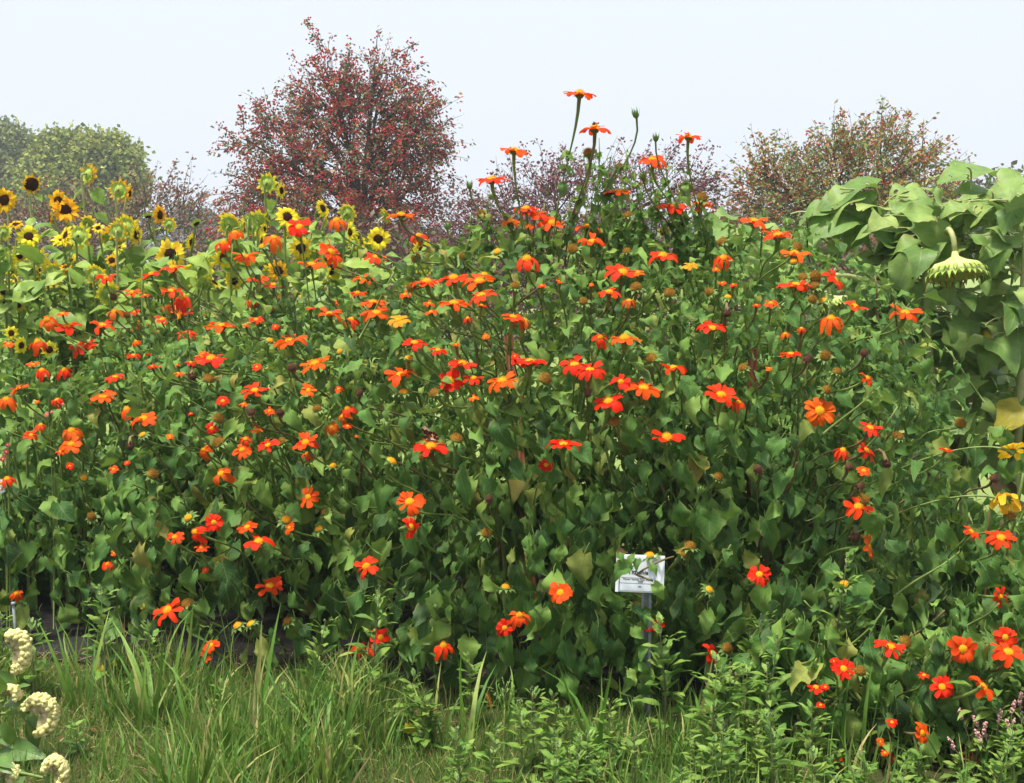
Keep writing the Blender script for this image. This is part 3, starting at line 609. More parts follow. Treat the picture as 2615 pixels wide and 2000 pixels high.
for b in BL:                                                   # skirt of hanging leaves close to the ground
    if b[1] < -1.2 or b[2] > 5.6: continue
    for _ in range(int(330 * b[4])):
        a = R(-2.75, -.4); o_ = Vector((math.cos(a), math.sin(a), 0)); f_ = R(.80, .97); z = R(.05, .34)
        leaf_at(Vector((b[1] + o_.x * b[4] * f_, b[2] + o_.y * b[5] * f_, z + .08)), o_, R(.06, .12), R(1.0, 2.2), b[0], up=.3, rnd=.5)
# ---- stalks and heads
def stalk_mesh(pts, r0, r1, brown=False):
    pb = PB(); n = len(pts)
    rad = [r1 + (r0 - r1) * max(0, 1 - (i / (n - 1)) * 2.6) ** 1.2 for i in range(n)]
    tube(pb, pts, rad, 6); return pb.mesh('stalk', M_bstalk if brown else M_stalk)
def normal_of(ratio, lean, f=''):
    e = math.asin(max(.03, min(.98, (ratio - .06) if ratio < .6 else ratio)))
    if 'd' in f: e = math.radians(22 + 22 * (ratio > .8))
    if 'b' in f: e = math.radians(-38)
    n = Vector((0, math.cos(e), math.sin(e)))          # right, up, towards camera
    n = Vector((n.y * math.sin(lean), n.y * math.cos(lean), n.z))
    return (CAMR * n.x + CAMU * n.y + CAMB * n.z).normalized()
def anchor(c, n, S, i, ishit):
    b = BL[i]; cen = Vector((b[1], b[2], b[3]))
    if ishit:
        inw = Vector((cen.x - S.x, cen.y - S.y, 0)); inw = inw.normalized() if inw.length > .01 else Vector((0, 1, 0))
        a = S + inw * R(.10, .2) + Vector((R(-.05, .05), .06, -R(.10, .24))) - n * .05
        side = (.10 if c.x < -.1 else (-.08 if c.x > 1.1 else 0)) * (1 if c.z > .5 else .4)
        a.x += side * R(.5, 1.6)
        return a
    a = c.copy() + Vector((max(-.16, min(.16, (cen.x - c.x) * .35)) + R(-.03, .03), R(0, .12), -.06))
    for _ in range(60):
        if fall(a)[0] < .9: break
        a += Vector(((cen.x - a.x) * .03, (cen.y - a.y) * .04, -.03))
    return a
def stalk_pts(c, n, a, n0):
    L = (a - c).length
    return bez(c - n * n0, c - n * (n0 + L * .26), a + Vector((0, 0, L * .30)) + (c - a) * .18, a, 10)
CLEAR = [(P(1297, 862, 5.32), .06), (P(1300, 895, 5.32), .065), (P(1302, 920, 5.3), .05), (P(1322, 1178, 5.2), .02), (P(1371, 1800, 5.06), .03), (P(1922, 910, 5.37), .05), (P(1922, 940, 5.37), .055), (P(1922, 965, 5.37), .05), (P(1655, 1478, 4.32), .045), (P(1635, 1490, 4.32), .05), (P(1634, 1530, 4.32), .02), (P(1640, 1690, 4.33), .02), (P(1690, 1450, 4.32), .02)]
FSPOT = []                                     # flowers as small blockers so leaves do not grow in front of them
def add_flower(fl):
    ishit, S, i = hit(fl['x'], fl['y']); kk = BL[i][0]; B = BUSH[kk]
    Y = S.y
    if ishit: Y = max(3.75, S.y - (R(.05, .13) if 's' not in fl['f'] else -.12))
    if not ishit: Y = S.y - R(0, .1)
    c = P(fl['x'], fl['y'], Y); dia = fl['w'] * pxm(Y) * (1.2 if fl['ratio'] < .75 else 1.06); rr = dia / 2
    f = fl['f']; drp = 'd' in f
    n = normal_of(fl['ratio'], fl['lean'], f)
    if drp: rr *= 1.04
    o = bpy.data.objects.new('flower', None); COL.objects.link(o); o.empty_display_size = .03
    Mf = frame_z(c, n, rr, R(0, 6.28)); o.parent = B['root']; o.matrix_basis = Matrix.Translation(-B['o']) @ Mf
    base = (.90, random.choice((.045, .06, .075, .10)), .004)
    if 'r' in f: base = (.90, .028, .004)
    if 'o' in f: base = (.93, .135, .004)
    if 'y' in f: base = (.95, .56, .025) if 'b' in f else (.95, .34, .015)
    base = tuple(v * R(.85, 1.12) for v in base); colr = (*[min(1, v) for v in base], 1)
    kind = 'droop' if drp else 'flat'; npet = random.choice((8, 9, 10, 11, 12)) if not drp else random.choice((7, 8, 9))
    if 26 < fl['w'] < 58 and not f and random.random() < .22: npet, kind, colr = 5, 'droop', (*[v * q for v, q in zip(base, (.72, 1.5, 1.5))], 1)   # fading blooms
    if fl['ratio'] > .9 and 'o' in f: npet = 13; rr *= .95
    if B['petals'] + npet <= 300 and fl['w'] > 34:
        B['petals'] += npet
        for k in range(npet):
            if not drp and random.random() < .04: continue
            a = 2 * math.pi * (k + R(-.16, .16)) / npet
            Mp = Matrix.Rotation(a, 4, 'Z') @ Matrix.Rotation(R(-.26, .16), 4, 'Y') @ Matrix.Rotation(R(-.4, .4), 4, 'X') @ Matrix.Diagonal((R(.84, 1.08), R(.85, 1.12) * (10 / npet) ** .7, R(.7, 1.6), 1)) @ Matrix.Translation((0, 0, .01 * (k % 2)))
            put('petal', random.choice(ME_PET[kind]), o, Mp, colr)
    else:
        put('petal_ring', random.choice(ME_RING[kind]), o, None, colr)
    put('disc', random.choice(ME_DISC), o, Matrix.Diagonal((1.0, 1.0, R(.9, 1.5) * (1.5 if drp else 1), 1)))
    put('calyx', random.choice(ME_CAL), o, None)
    a = anchor(c, n, S, i, ishit)
    if 'b' in f: a = c + Vector((-.22, .05, .0)); pts = bez(c - n * rr * .2, c - n * rr * .9 + Vector((-.02, 0, .05)), a + Vector((.06, 0, .06)), a + Vector((-.25, .1, -.16)), 12)
    else: pts = stalk_pts(c, n, a, rr * .2)
    Mi = Mf.inverted(); sm = stalk_mesh(pts, max(.005, rr * (.155 if ishit else .115)), .0030, random.random() < .15)
    so = put('stalk', sm, o, Mi)
    FSPOT.append((c, rr, kk, pts, ishit))
def add_head(x, y, dry, bud):
    ishit, S, i = hit(x, y); kk = BL[i][0]; B = BUSH[kk]
    Y = max(3.75, S.y - R(.03, .10)) if ishit else S.y - R(0, .1)
    c = P(x, y, Y); rr = (.040 if not bud else .024) * R(.8, 1.2)
    e = R(.15, .9); lean = R(-.7, .7)
    n = normal_of(math.sin(e), lean)
    hang = dry and random.random() < .5
    if hang: n = (Vector((R(-.3, .3), -.35, -1))).normalized()
    if bud: n = (Vector((R(-.3, .3), R(-.5, .1), 1))).normalized()
    o = bpy.data.objects.new('bud' if bud else 'seed_head', None); COL.objects.link(o); o.empty_display_size = .02
    Mf = frame_z(c, n, rr, R(0, 6.28)); o.parent = B['root']; o.matrix_basis = Matrix.Translation(-B['o']) @ Mf
    if bud: put('calyx', random.choice(ME_BUD), o, None)
    elif dry: put('disc', random.choice(ME_DRY), o, None); put('calyx', random.choice(ME_CALD), o, None)
    else:
        put('disc', random.choice(ME_OLD if random.random() < .75 else ME_DISC), o, Matrix.Diagonal((1.15, 1.15, 1.25, 1))); put('calyx', random.choice(ME_CALO), o, None)
    a = anchor(c, n if not hang else Vector((0, 0, 1)), S, i, ishit); pts = stalk_pts(c, n, a, rr * (.2 if not bud else .45))
    put('stalk', stalk_mesh(pts, rr * (.17 if not bud else .14), .003, dry), o, Mf.inverted())
    FSPOT.append((c, rr, kk, pts, ishit))
# a few extra back-row flowers small among the leaves of the left bushes
for fl in sorted(FLOWERS, key=lambda q: -q['w'] * (.4 + q['ratio'])): add_flower(fl)
for x, y, d in SPENT: add_head(x, y, d, False)
for x, y in BUDS: add_head(x, y, False, True)

# keep the sight line to each flower free of leaves
keep = np.ones(len(LM), bool); LC = np.array([m[:3, 3] + m[:3, 1] * .5 for m in LM])
camv = np.array(CAM)
for (c, rr) in [(f[0], f[1]) for f in FSPOT] + CLEAR:
    cv = np.array(c); d = cv - camv; dist = np.linalg.norm(d); d /= dist
    rel = LC - camv; t = rel @ d; perp = np.linalg.norm(rel - t[:, None] * d, axis=1)
    keep &= ~((t < dist + .01) & (t > dist - 1.0) & (perp < rr * 1.05))
idx = np.where(keep)[0]
LM = [LM[k] for k in idx]; LW = [LW[k] for k in idx]; LB = [LB[k] for k in idx]; LT = [LT[k] for k in idx]

# small leaves up the free-standing stalks, and long bare branches inside each bush
for (c, rr, kk, pts, ih) in FSPOT:
    if ih and random.random() < .5: continue
    L = sum((pts[k + 1] - pts[k]).length for k in range(len(pts) - 1))
    for q in range(int(L / .05) if not ih else 2):
        t = R(.45, 1.0) if not ih else R(.6, 1.); p = pts[min(10, int(t * 10))]; a = R(0, 6.28)
        leaf_at(p, Vector((math.cos(a), math.sin(a), R(-.1, .5))), R(.03, .062) * (.6 + t * .5), R(.1, .8), kk, up=.8, rnd=.2)
for (x, y, kk) in ((1530, 352, 'right'), (1600, 385, 'right'), (1700, 395, 'right'), (1752, 440, 'right'), (1490, 480, 'right'), (1640, 470, 'right'), (1575, 520, 'right'), (1455, 525, 'centre'), (1715, 510, 'right'), (1665, 430, 'right'), (1545, 440, 'right'), (1780, 520, 'right'), (1510, 420, 'right'), (1560, 400, 'right'), (1620, 440, 'right'), (1680, 480, 'right'), (1730, 470, 'right'), (1590, 470, 'right'), (1540, 500, 'right'), (1500, 530, 'right'), (1640, 520, 'right'), (1420, 545, 'centre'), (1810, 545, 'right'), (1390, 520, 'centre'), (1250, 500, 'centre'), (1200, 545, 'centre'), (1860, 560, 'right')):
    B = BUSH[kk]; c = P(x, y, 5.35 + R(-.15, .15)); a = Vector((c.x + R(-.06, .12), c.y + R(-.05, .1), 1.38)); pts = bez(a, a + Vector((0, 0, (c.z - a.z) * .4)), c - Vector((R(-.04, .04), 0, (c.z - a.z) * .35)), c, 10)
    pb = PB(); tube(pb, pts, [.0042 - .0002 * q for q in range(11)], 5); put('stem', pb.mesh('stem', M_stalk), B['root'], None, None, B['o'])
    for q in range(int(14 + (c.z - a.z) * 30)):
        t = R(.0, 1); p = pts[min(10, int(t * 10.5))]; an = R(0, 6.28); leaf_at(p, Vector((math.cos(an), math.sin(an), R(0, .4))), R(.04, .08) * (1.1 - .55 * t), R(.1, .6), kk, up=.9, rnd=.25)
for kk, B in BUSH.items():
    for (x, y, rx, ry, h) in B['blobs']:
        for _ in range(int(16 * rx / .8)):
            a = R(math.pi * .95, math.pi * 2.05); el = R(.25, 1.15)
            e = Vector((x + rx * .97 * math.cos(a) * math.cos(el), y + ry * .97 * math.sin(a) * math.cos(el), h * (.15 + .82 * math.sin(el))))
            s = Vector((x + rx * .35 * math.cos(a) + R(-.1, .1), y + ry * .3 * math.sin(a) + R(-.1, .1), .0))
            pts = bez(s, s + Vector((0, 0, h * .45)), e + (s - e) * .35 + Vector((0, 0, -.02)), e, 9)
            pb = PB(); tube(pb, pts, [.009 - .0005 * q for q in range(10)], 6); put('stem', pb.mesh('stem', random.choice((M_stalk, M_stalk, M_bstalk))), B['root'], None, None, B['o'])

for b in BL:                                   # thin light stems that stand out of the surface
    B = BUSH[b[0]]
    for _ in range(int(26 * b[4] / .8)):
        d = Vector((R(-1, 1), R(-1, .1), R(-.1, 1))).normalized(); q_ = (abs(d.x) ** PW + abs(d.y) ** PW + abs(d.z) ** PW) ** (1 / PW); d = d / q_
        e = Vector((b[1] + d.x * b[4] * 1.05, b[2] + d.y * b[5] * 1.05, b[3] + d.z * b[6] * 1.07)); 
        if fall(e)[0] < .98: continue
        t_ = Vector((R(-.7, .7) - (.35 if b[1] < 0 else -.1), R(-.4, .3), R(.45, 1))).normalized(); L = R(.10, .26); s_ = e - t_ * L + Vector((0, .10, 0))
        pb = PB(); tube(pb, bez(s_, s_ + Vector((t_.x * .1, 0, L * .3)), e - t_ * L * .3, e + t_ * .03, 7), [.0046, .0044, .004, .0038, .0035, .0032, .003, .0028], 5); put('stem', pb.mesh('stem', random.choice((M_stalk, M_stalk, M_stalk, M_bstalk))), B['root'], None, None, B['o'])
        for _k in range(3): leaf_at(e + t_ * R(-.06, .03), Vector((R(-1, 1), R(-1, .5), R(-.3, .6))), R(.025, .05), R(.1, .6), b[0], up=.8, rnd=.3)
# which leaves show: the 300 largest visible ones of each bush become objects, the rest stay one mesh
LMa = np.array(LM); N = len(LMa)
q = np.array([[-.33, .35, 0, 1], [0, 0, 0, 1], [.33, .35, 0, 1], [0, 1, -.25, 1]])
QV = np.einsum('nij,vj->nvi', LMa[:, :3, :], q)
polys = []; 
for k in range(N): polys += [(4 * k, 4 * k + 1, 4 * k + 2), (4 * k, 4 * k + 2, 4 * k + 3)]
bvh = BVHTree.FromPolygons([Vector(v) for v in QV.reshape(-1, 3)], polys)
cen = QV.mean(1); area = np.linalg.norm(np.cross(QV[:, 2] - QV[:, 0], QV[:, 3] - QV[:, 1]), axis=1)
nv = LMa[:, :3, 2] / np.linalg.norm(LMa[:, :3, 2], axis=1)[:, None]
vd = cen - camv; dist = np.linalg.norm(vd, axis=1); face = np.abs((nv * (vd / dist[:, None])).sum(1))
score = area * (face + .1) / dist ** 2
for k in range(N):
    v = 0
    for tgt in (cen[k], QV[k, 0] * .5 + cen[k] * .5, QV[k, 2] * .5 + cen[k] * .5):
        d = Vector(tgt) - CAM; L = d.length; hitp = bvh.ray_cast(CAM, d / L)
        if hitp[2] is not None and (hitp[2] // 2 == k or hitp[3] > L - .004): v += 1
    xx = Vector(cen[k]) - CAM; dep = xx.dot(-CAMB)
    u_ = xx.dot(CAMR) / dep * FPX; v_ = xx.dot(CAMU) / dep * FPX
    if abs(u_) > 1310 or abs(v_) > 1005: v = 0
    score[k] *= v / 3
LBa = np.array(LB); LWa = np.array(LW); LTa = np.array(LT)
for kk, B in BUSH.items():
    ii = np.where(LBa == kk)[0]; ii = ii[np.argsort(-score[ii])]
    top = [k for k in ii[:300] if score[k] > 0]; rest = np.setdiff1d(ii, top)
    for k in top: put('leaf', ME_TORCH[LW[k]], B['root'], Matrix(LM[k].tolist()), None, B['o'])
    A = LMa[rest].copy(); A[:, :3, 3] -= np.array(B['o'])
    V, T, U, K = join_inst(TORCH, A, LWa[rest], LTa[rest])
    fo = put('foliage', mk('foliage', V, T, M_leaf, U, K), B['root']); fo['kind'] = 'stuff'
print('TRIS', sum(len(TORCH[k][1]) for k in LW), 'BUSH leaves', N, {kk: B['petals'] for kk, B in BUSH.items()})
# ------------------------------------------------------------------ yellow sunflowers on the left
def facing(yaw, pit):
    a, p = math.radians(yaw), math.radians(pit); return Vector((math.sin(a) * math.cos(p), -math.cos(a) * math.cos(p), math.sin(p)))
SUNS = [
 ([(1, 25, 585, 130, 10, 5, 'g')], 'golden sunflower with a broad dark centre, seen face on at the left edge'),
 ([(1, 180, 495, 125, 40, -18, 'B')], 'tall sunflower with an oversized drooping brown seed disc and few petals'),
 ([(1, 335, 590, 112, -12, 8, 'g'), (1, 375, 640, 135, 25, 14, 'g'), (1, 292, 690, 80, -70, 0, 'g')], 'golden sunflower with two overlapping dark centred heads on one stem'),
 ([(1, 508, 440, 120, 145, -8, 'g')], 'tallest of the left sunflowers, its golden head turned away before the green tree'),
 ([(1, 685, 530, 128, 165, -4, 'g'), (1, 738, 545, 80, 75, 0, 'g')], 'golden sunflower turned away, pale green back showing, right of the tallest one'),
 ([(1, 912, 670, 100, 65, 0, 'g'), (1, 848, 680, 75, 30, -70, 'n')], 'sunflower with an arching bent stem and a brown disc hanging under it'),
 ([(1, 1530, 490, 112, 170, 0, 'y'), (1, 1608, 530, 92, 70, 0, 'y')], 'lemon sunflower with two heads standing before the red crabapple tree'),
 ([(1, 165, 795, 122, 22, 28, 'y')], 'lemon sunflower tilted upwards, below the golden pair of heads'),
 ([(1, 20, 770, 90, 180, 0, 'y'), (1, 90, 725, 78, 0, 62, 'g')], 'sunflower with a back view lemon head at the left edge, below the golden one'),
 ([(1, 505, 710, 85, 180, 35, 'y')], 'small lemon sunflower seen from behind, directly below the tallest one'),
 ([(1, 455, 795, 140, 172, -12, 'y'), (1, 360, 822, 115, 8, 64, 'y')], 'lemon sunflower with one flat upward head and one showing its green back'),
 ([(1, 720, 748, 150, 176, -6, 'y'), (1, 778, 785, 112, 72, 0, 'y')], 'large lemon sunflower showing its back, beside a narrow side view head'),
 ([(1, 975, 895, 152, 0, 3, 'y')], 'bright lemon sunflower looking straight at the viewer, round dark centre, above orange flowers'),
 ([(1, 1095, 825, 98, 70, -8, 'y'), (1, 1125, 720, 76, 60, -50, 'n')], 'sunflower with a fading side view head right of the bright straight facing one'),
 ([(1, 215, 920, 125, 172, 5, 'y')], 'lemon sunflower seen from behind, left part of the patch, half sunk in leaves'),
 ([(1, 30, 1180, 86, 5, 0, 'y'), (1, 105, 1185, 78, 15, 0, 'y'), (1, 18, 1112, 70, 0, -20, 'n')], 'sunflower with two small dark centred heads side by side low at the left edge'),
 ([(1, 65, 1345, 78, 5, 8, 'y'), (1, 120, 1415, 92, 65, 0, 'y'), (1, 282, 1440, 92, 10, 0, 'y')], 'lowest small headed sunflower, at the left edge just above the orange flowers'),
 ([(1, 1150, 970, 155, 174, 2, 'y')], 'big lemon sunflower seen from behind, right of the bright straight facing one'),
 ([(1, 1340, 1050, 98, 5, 0, 'y'), (1, 1440, 1012, 80, 18, 10, 'y')], 'sunflower with two small lemon faces amid the orange flowers'),
 ([(1, 860, 1060, 138, 176, 28, 'y')], 'lemon sunflower nodding away from view just below the bright straight facing one'),
 ([(1, 1720, 860, 135, 35, 0, 'y')], 'lemon sunflower turned to the right, below a deep red flower'),
 ([(1, 1845, 632, 100, 60, 18, 'y'), (1, 1862, 700, 70, 110, 0, 'y')], 'sunflower with raised ragged lemon petals beside a drooping orange flower'),
 ([(1, 1740, 715, 98, 182, 20, 'n')], 'sunflower with a petal-less pale green head behind the deep red flower'),
 ([(1, 1440, 735, 88, 195, 0, 'n'), (1, 1512, 750, 66, 75, 0, 'y'), (1, 1420, 690, 70, 170, 10, 'n')], 'sunflower with pale green fading heads, below the lemon two headed one'),
 ([(1, 970, 725, 80, 168, 0, 'y')], 'small lemon sunflower under the arching bent stem'),
 ([(2, 190, 910, 106, 0, 5, 'y')], 'small lemon sunflower facing the viewer at the foot of the red crabapple tree'),
 ([(2, 410, 975, 122, 28, 0, 'y')], 'rightmost lemon sunflower, partly behind a spent orange flower'),
 ([(2, 35, 780, 92, 160, 8, 'y'), (2, 65, 930, 66, 170, 0, 'y')], 'lemon sunflower with a head turned away, between two drooping orange flowers'),
 ([(1, 640, 930, 70, 20, 20, 'g'), (1, 562, 745, 66, 0, 35, 'y')], 'sunflower with small golden heads amid leaves, centre of the left patch'),
 ([(1, 375, 970, 66, 0, 60, 'g'), (1, 275, 1050, 60, 40, 40, 'y')], 'sunflower with tiny golden heads deep in the left patch'),
 ([(1, 1055, 1160, 84, 10, 10, 'y')], 'lemon sunflower mostly hidden behind a drooping orange flower'),
 ([(1, 750, 1190, 72, 180, 10, 'y'), (1, 1165, 1062, 98, 172, 22, 'n')], 'sunflower with pale backs, lowest in the middle of the left patch'),
]
GOLD, LEMON = (.93, .50, .008), (.94, .74, .035)
def sun_plant(heads, label, gi, nleaf=8, Yf=None):
    r, u, v = heads[0][:3]; x, y = px(r, u, v)
    Y = Yf or (8.1 - max(0, min(1, (y - 440) / 420)) * 1.2 + R(-.12, .12))
    if y > 760 and x > 330: Y = max(Y, 7.25)
    c0 = P(x, y, Y); base = Vector((c0.x + R(-.08, .08), Y + R(.05, .15), 0))
    root = thing('sunflower', base, label, 'sunflower', gi)
    main = None
    for hi, (r, u, v, d, yaw, pit, fl) in enumerate(heads):
        x, y = px(r, u, v); c = P(x, y, Y + R(-.05, .05) - .04 * (hi == 1)); n = facing(yaw, pit); rr = d / RG[r][2] * pxm(Y) / 2 * 1.27
        if fl in 'Bn': rr *= .85
        o = bpy.data.objects.new('flower_head', None); COL.objects.link(o); o.parent = root; o.empty_display_size = .03
        Mf = frame_z(c, n, rr, R(0, 6.28)); o.matrix_basis = Matrix.Translation(-base) @ Mf
        colr = tuple(min(1, q * R(.9, 1.06)) for q in (GOLD if fl in 'gB' else LEMON)) + (1,)
        if fl != 'n':
            N = 17 if fl == 'g' else 19
            if (abs(yaw) < 50 and d > 95 and fl != 'B'):
                for k in range(N):
                    a = 2 * math.pi * (k + R(-.25, .25)) / N
                    put('petal', random.choice(ME_PET['sun']), o, Matrix.Rotation(a, 4, 'Z') @ Matrix.Rotation(R(-.35, .2), 4, 'Y') @ Matrix.Rotation(R(-.3, .3), 4, 'X') @ Matrix.Diagonal((R(.85, 1.05), R(.95, 1.25), 1, 1)) @ Matrix.Translation((0, 0, .012 * (k % 3))), colr)
            else: put('petal_ring', random.choice(ME_RING['sun']), o, None, colr)
        put('disc', ME_SDISCB if fl == 'B' else ME_SDISC, o, Matrix.Diagonal((.84, .84, 1, 1)) if fl == 'y' else None); put('calyx', random.choice(ME_SCAL), o, Matrix.Scale(1.0 if fl != 'n' else 1.25, 4))
        back = c - n * rr * .2
        drop = Vector((base.x, base.y, 0)) if main is None else main[int(len(main) * .55)]
        top = back - n * .04 + Vector((0, .02, -.06))
        if main is None:
            pts = bez(drop, drop + Vector((R(-.05, .05), 0, c.z * .5)), top + Vector((R(-.02, .02), .03, -.25)), top, 9)[:-1] + bez(top, top + Vector((0, 0, .05)), back - n * .05, back, 4); main = pts
        else: pts = bez(drop, drop + Vector((0, 0, .12)), top + Vector((0, 0, -.1)), back, 8)
        pb = PB(); tube(pb, pts, [.0085 - .0028 * q / len(pts) for q in range(len(pts))], 6); put('stem', pb.mesh('stem', M_sstem if fl in 'gB' else M_stalk), root, None, None, base)
    H = c0.z
    for k in range(nleaf):
        z = R(max(.5, H - .8), H - .05); t = z / H; p = Vector((base.x + (c0.x - base.x) * t, base.y + (c0.y - base.y) * t, z)); a = R(0, 6.28)
        o_ = Vector((math.cos(a), math.sin(a), 0)); L = R(.08, .16) * (.6 + .5 * min(1, (H - z) / .35)); p = p + o_ * L * .45
        put('leaf', random.choice(ME_SUNL), root, frame(p, o_ + Vector((0, 0, R(-.7, .3))), Vector((0, 0, 1)) + o_ * .4 + Vector((R(-.5, .5), -.35, 0)), L), None, base)
for hd, lab in SUNS: sun_plant(hd, lab, 'yellow sunflowers in the left patch', 13)
for k in range(34):                       # plants of the patch that show leaves only
    x = R(-40, 1120); top = 655 + 25 * math.sin(x * .02) + R(-45, 110); Y = R(7.0, 8.4); c0 = P(x, top, Y); base = Vector((c0.x, Y, 0))
    root = thing('sunflower', base, 'leafy sunflower without an open head, ' + ('at the left end of the patch' if x < 330 else ('in the middle of the left patch' if x < 700 else 'in front of the red crabapple tree')) + (', tall' if top < 650 else ', low'), 'sunflower', 'leafy sunflowers without heads')
    pb = PB(); tube(pb, bez(base, base + Vector((0, 0, .5)), c0 - Vector((R(-.04, .04), 0, .3)), c0, 7), [.009 - .0006 * q for q in range(8)], 6); put('stem', pb.mesh('stem', M_stalk), root, None, None, base); put('bud', random.choice(ME_BUD), root, frame_z(c0, Vector((R(-.3, .3), -.2, 1)), R(.02, .032), R(0, 6)), None, base)
    for q in range(17):
        z = c0.z - (R(0, .55) if q > 4 else R(0, .07)); a = R(0, 6.28); o_ = Vector((math.cos(a), math.sin(a), 0)); L = R(.08, .16)
        put('leaf', random.choice(ME_SUNL), root, frame(Vector((c0.x, c0.y, z)) + o_ * L * .4, o_ + Vector((0, 0, R(-.7, .4))), Vector((0, 0, 1)) + o_ * .4 + Vector((R(-.5, .5), -.4, 0)), L), None, base)

SMALL = []
for k in range(60):
    x = R(5, 1080); y = 640 + R(-80, 110) + (25 if x < 500 else -10); SMALL.append((x, y))
for x, y in SMALL:
    RG[0] = (0, 0, 1.0); yaw = random.choice((175, 165, 190, 180, 200, 110, 70, -60, 10, 20)); hh = [(0, x, y, R(40, 66), yaw + R(-12, 12), R(-10, 45), random.choice(('y', 'y', 'y', 'g')))]
    zone = 'left end of the patch' if x < 330 else ('middle of the patch' if x < 700 else 'before the red tree'); fc = 'turned away' if abs(yaw) > 140 else ('in side view' if abs(yaw) > 45 else 'facing out')
    sun_plant(hh, 'small lemon sunflower head ' + fc + ', ' + zone + (', high' if y < 640 else ', low among leaves'), 'small headed sunflowers of the left patch', 9, R(7.2, 8.3))
# ------------------------------------------------------------------ giant sunflowers on the right
GS = [  # label, stem pixel path (r,u,v), distance, leaves (bu bv tu tv w)
 ('giant sunflower with a pale stem and big bright leaves, left one of its group', [(3, 1150, 640), (3, 1130, 760), (3, 1108, 1100), (6, 1010, 700)], 6.5,
  "1090 555 735 535 .25;1420 640 1160 530 .45;1005 592 765 668 .5;985 700 700 775 .6;1000 690 870 850 .7;1130 690 1310 800 .6;1090 820 1330 905 .6;985 800 930 900 .8;850 785 688 855 .45 d;1200 980 895 1160 .6;810 935 935 920 .5;1110 1110 960 1265 .7 d;1000 580 1150 640 .5;1280 560 1150 575 .4;1180 900 1330 900 .5;1060 1000 1000 1130 .6 d;960 1260 1120 1400 .7 d"),
 ('giant sunflower with a large drooping pale green seed head', [(3, 1500, 835), (3, 1440, 700), (3, 1370, 1000), (3, 1372, 1250), (3, 1402, 1600), (6, 1640, 700)], 6.3,
  "1430 740 1440 930 .85;1400 700 1240 660 .6;1180 1000 1395 1225 .85;1390 1090 1640 1250 .7 d;1400 1330 1480 1600 .95;1250 1210 1232 1495 .6;1470 655 1745 655 .35;1560 760 1695 745 .5;1300 760 1480 850 .7;1340 1290 1150 1360 .6 d;1300 1420 1120 1560 .7 d;1560 1260 1640 1420 .6 d;1480 650 1380 500 .5;1500 1350 1590 1500 .7"),
 ('giant sunflower with the highest leaf of all, its thick straight stem nearest the right edge', [(3, 1835, 640), (3, 1750, 950), (3, 1690, 1220), (3, 1645, 1550), (6, 1850, 420), (6, 1840, 700)], 6.4,
  "1765 475 1440 415 .32 d;1830 645 1520 560 .5 d;1900 520 1770 590 .6;1840 690 1690 790 .6;1750 760 1735 970 .75;1870 700 1910 840 .7;1620 860 1700 900 .6 d;1870 1090 1730 1120 .55;1760 600 1540 500 .4;1690 1400 1760 1320 .45 y;1700 1250 1850 1400 .7;1680 1500 1500 1640 .7 d;1900 560 1700 600 .4 d;1640 640 1500 700 .5"),
 ('giant sunflower cut by the right edge, with yellowing lower leaves', [(3, 1935, 600), (3, 1925, 900), (6, 2180, 200), (6, 2160, 700)], 6.1,
  "1890 1330 1890 1580 .95;1920 480 1790 540 .5;1935 690 1820 760 .6;1935 900 1860 1060 .6 d;1930 1100 1800 1200 .6 d;1880 620 1925 760 .5 d"),
 ('giant sunflower half sunk behind the right bush, only its pale leaves showing', [(3, 430, 760), (3, 440, 1000), (3, 450, 1400)], 6.9,
  "290 760 35 815 .7;330 770 440 855 .7;420 925 590 1075 .75;470 755 560 795 .6;310 700 180 690 .4 d;590 960 770 900 .5;410 940 300 1080 .6;520 880 640 830 .5 d;300 840 420 960 .8;620 1000 720 1130 .6 d;560 1080 420 1180 .7"),
]
GEX = {0: "1600 90 1700 270 .8;1300 150 1440 90 .6;1560 300 1640 560 .75 d;1300 380 1200 560 .6 d", 1: "1720 640 1690 540 .7;1990 735 1880 905 .8;1760 400 1900 330 .6 d;1600 760 1500 860 .6 d", 2: "2090 415 1900 600 .7;2080 520 2030 700 .8 y;1860 600 1990 700 .7 d;1880 850 1790 980 .6", 4: "60 60 120 200 .6", 3: "2170 470 2080 570 .75 y;2180 560 2100 740 .8 d;2150 850 2050 960 .6;2170 1180 2080 1440 .5;2060 1180 2000 1260 .6"}
M_dryleaf = leaf_mat('dried_leaf', [(0, (.10, .05, .025)), (.6, (.19, .11, .05)), (1, (.28, .19, .09))], transl=.15)
ME_GDRY = [pmesh('leaf', p, M_dryleaf) for p in GIANT[3:6]]
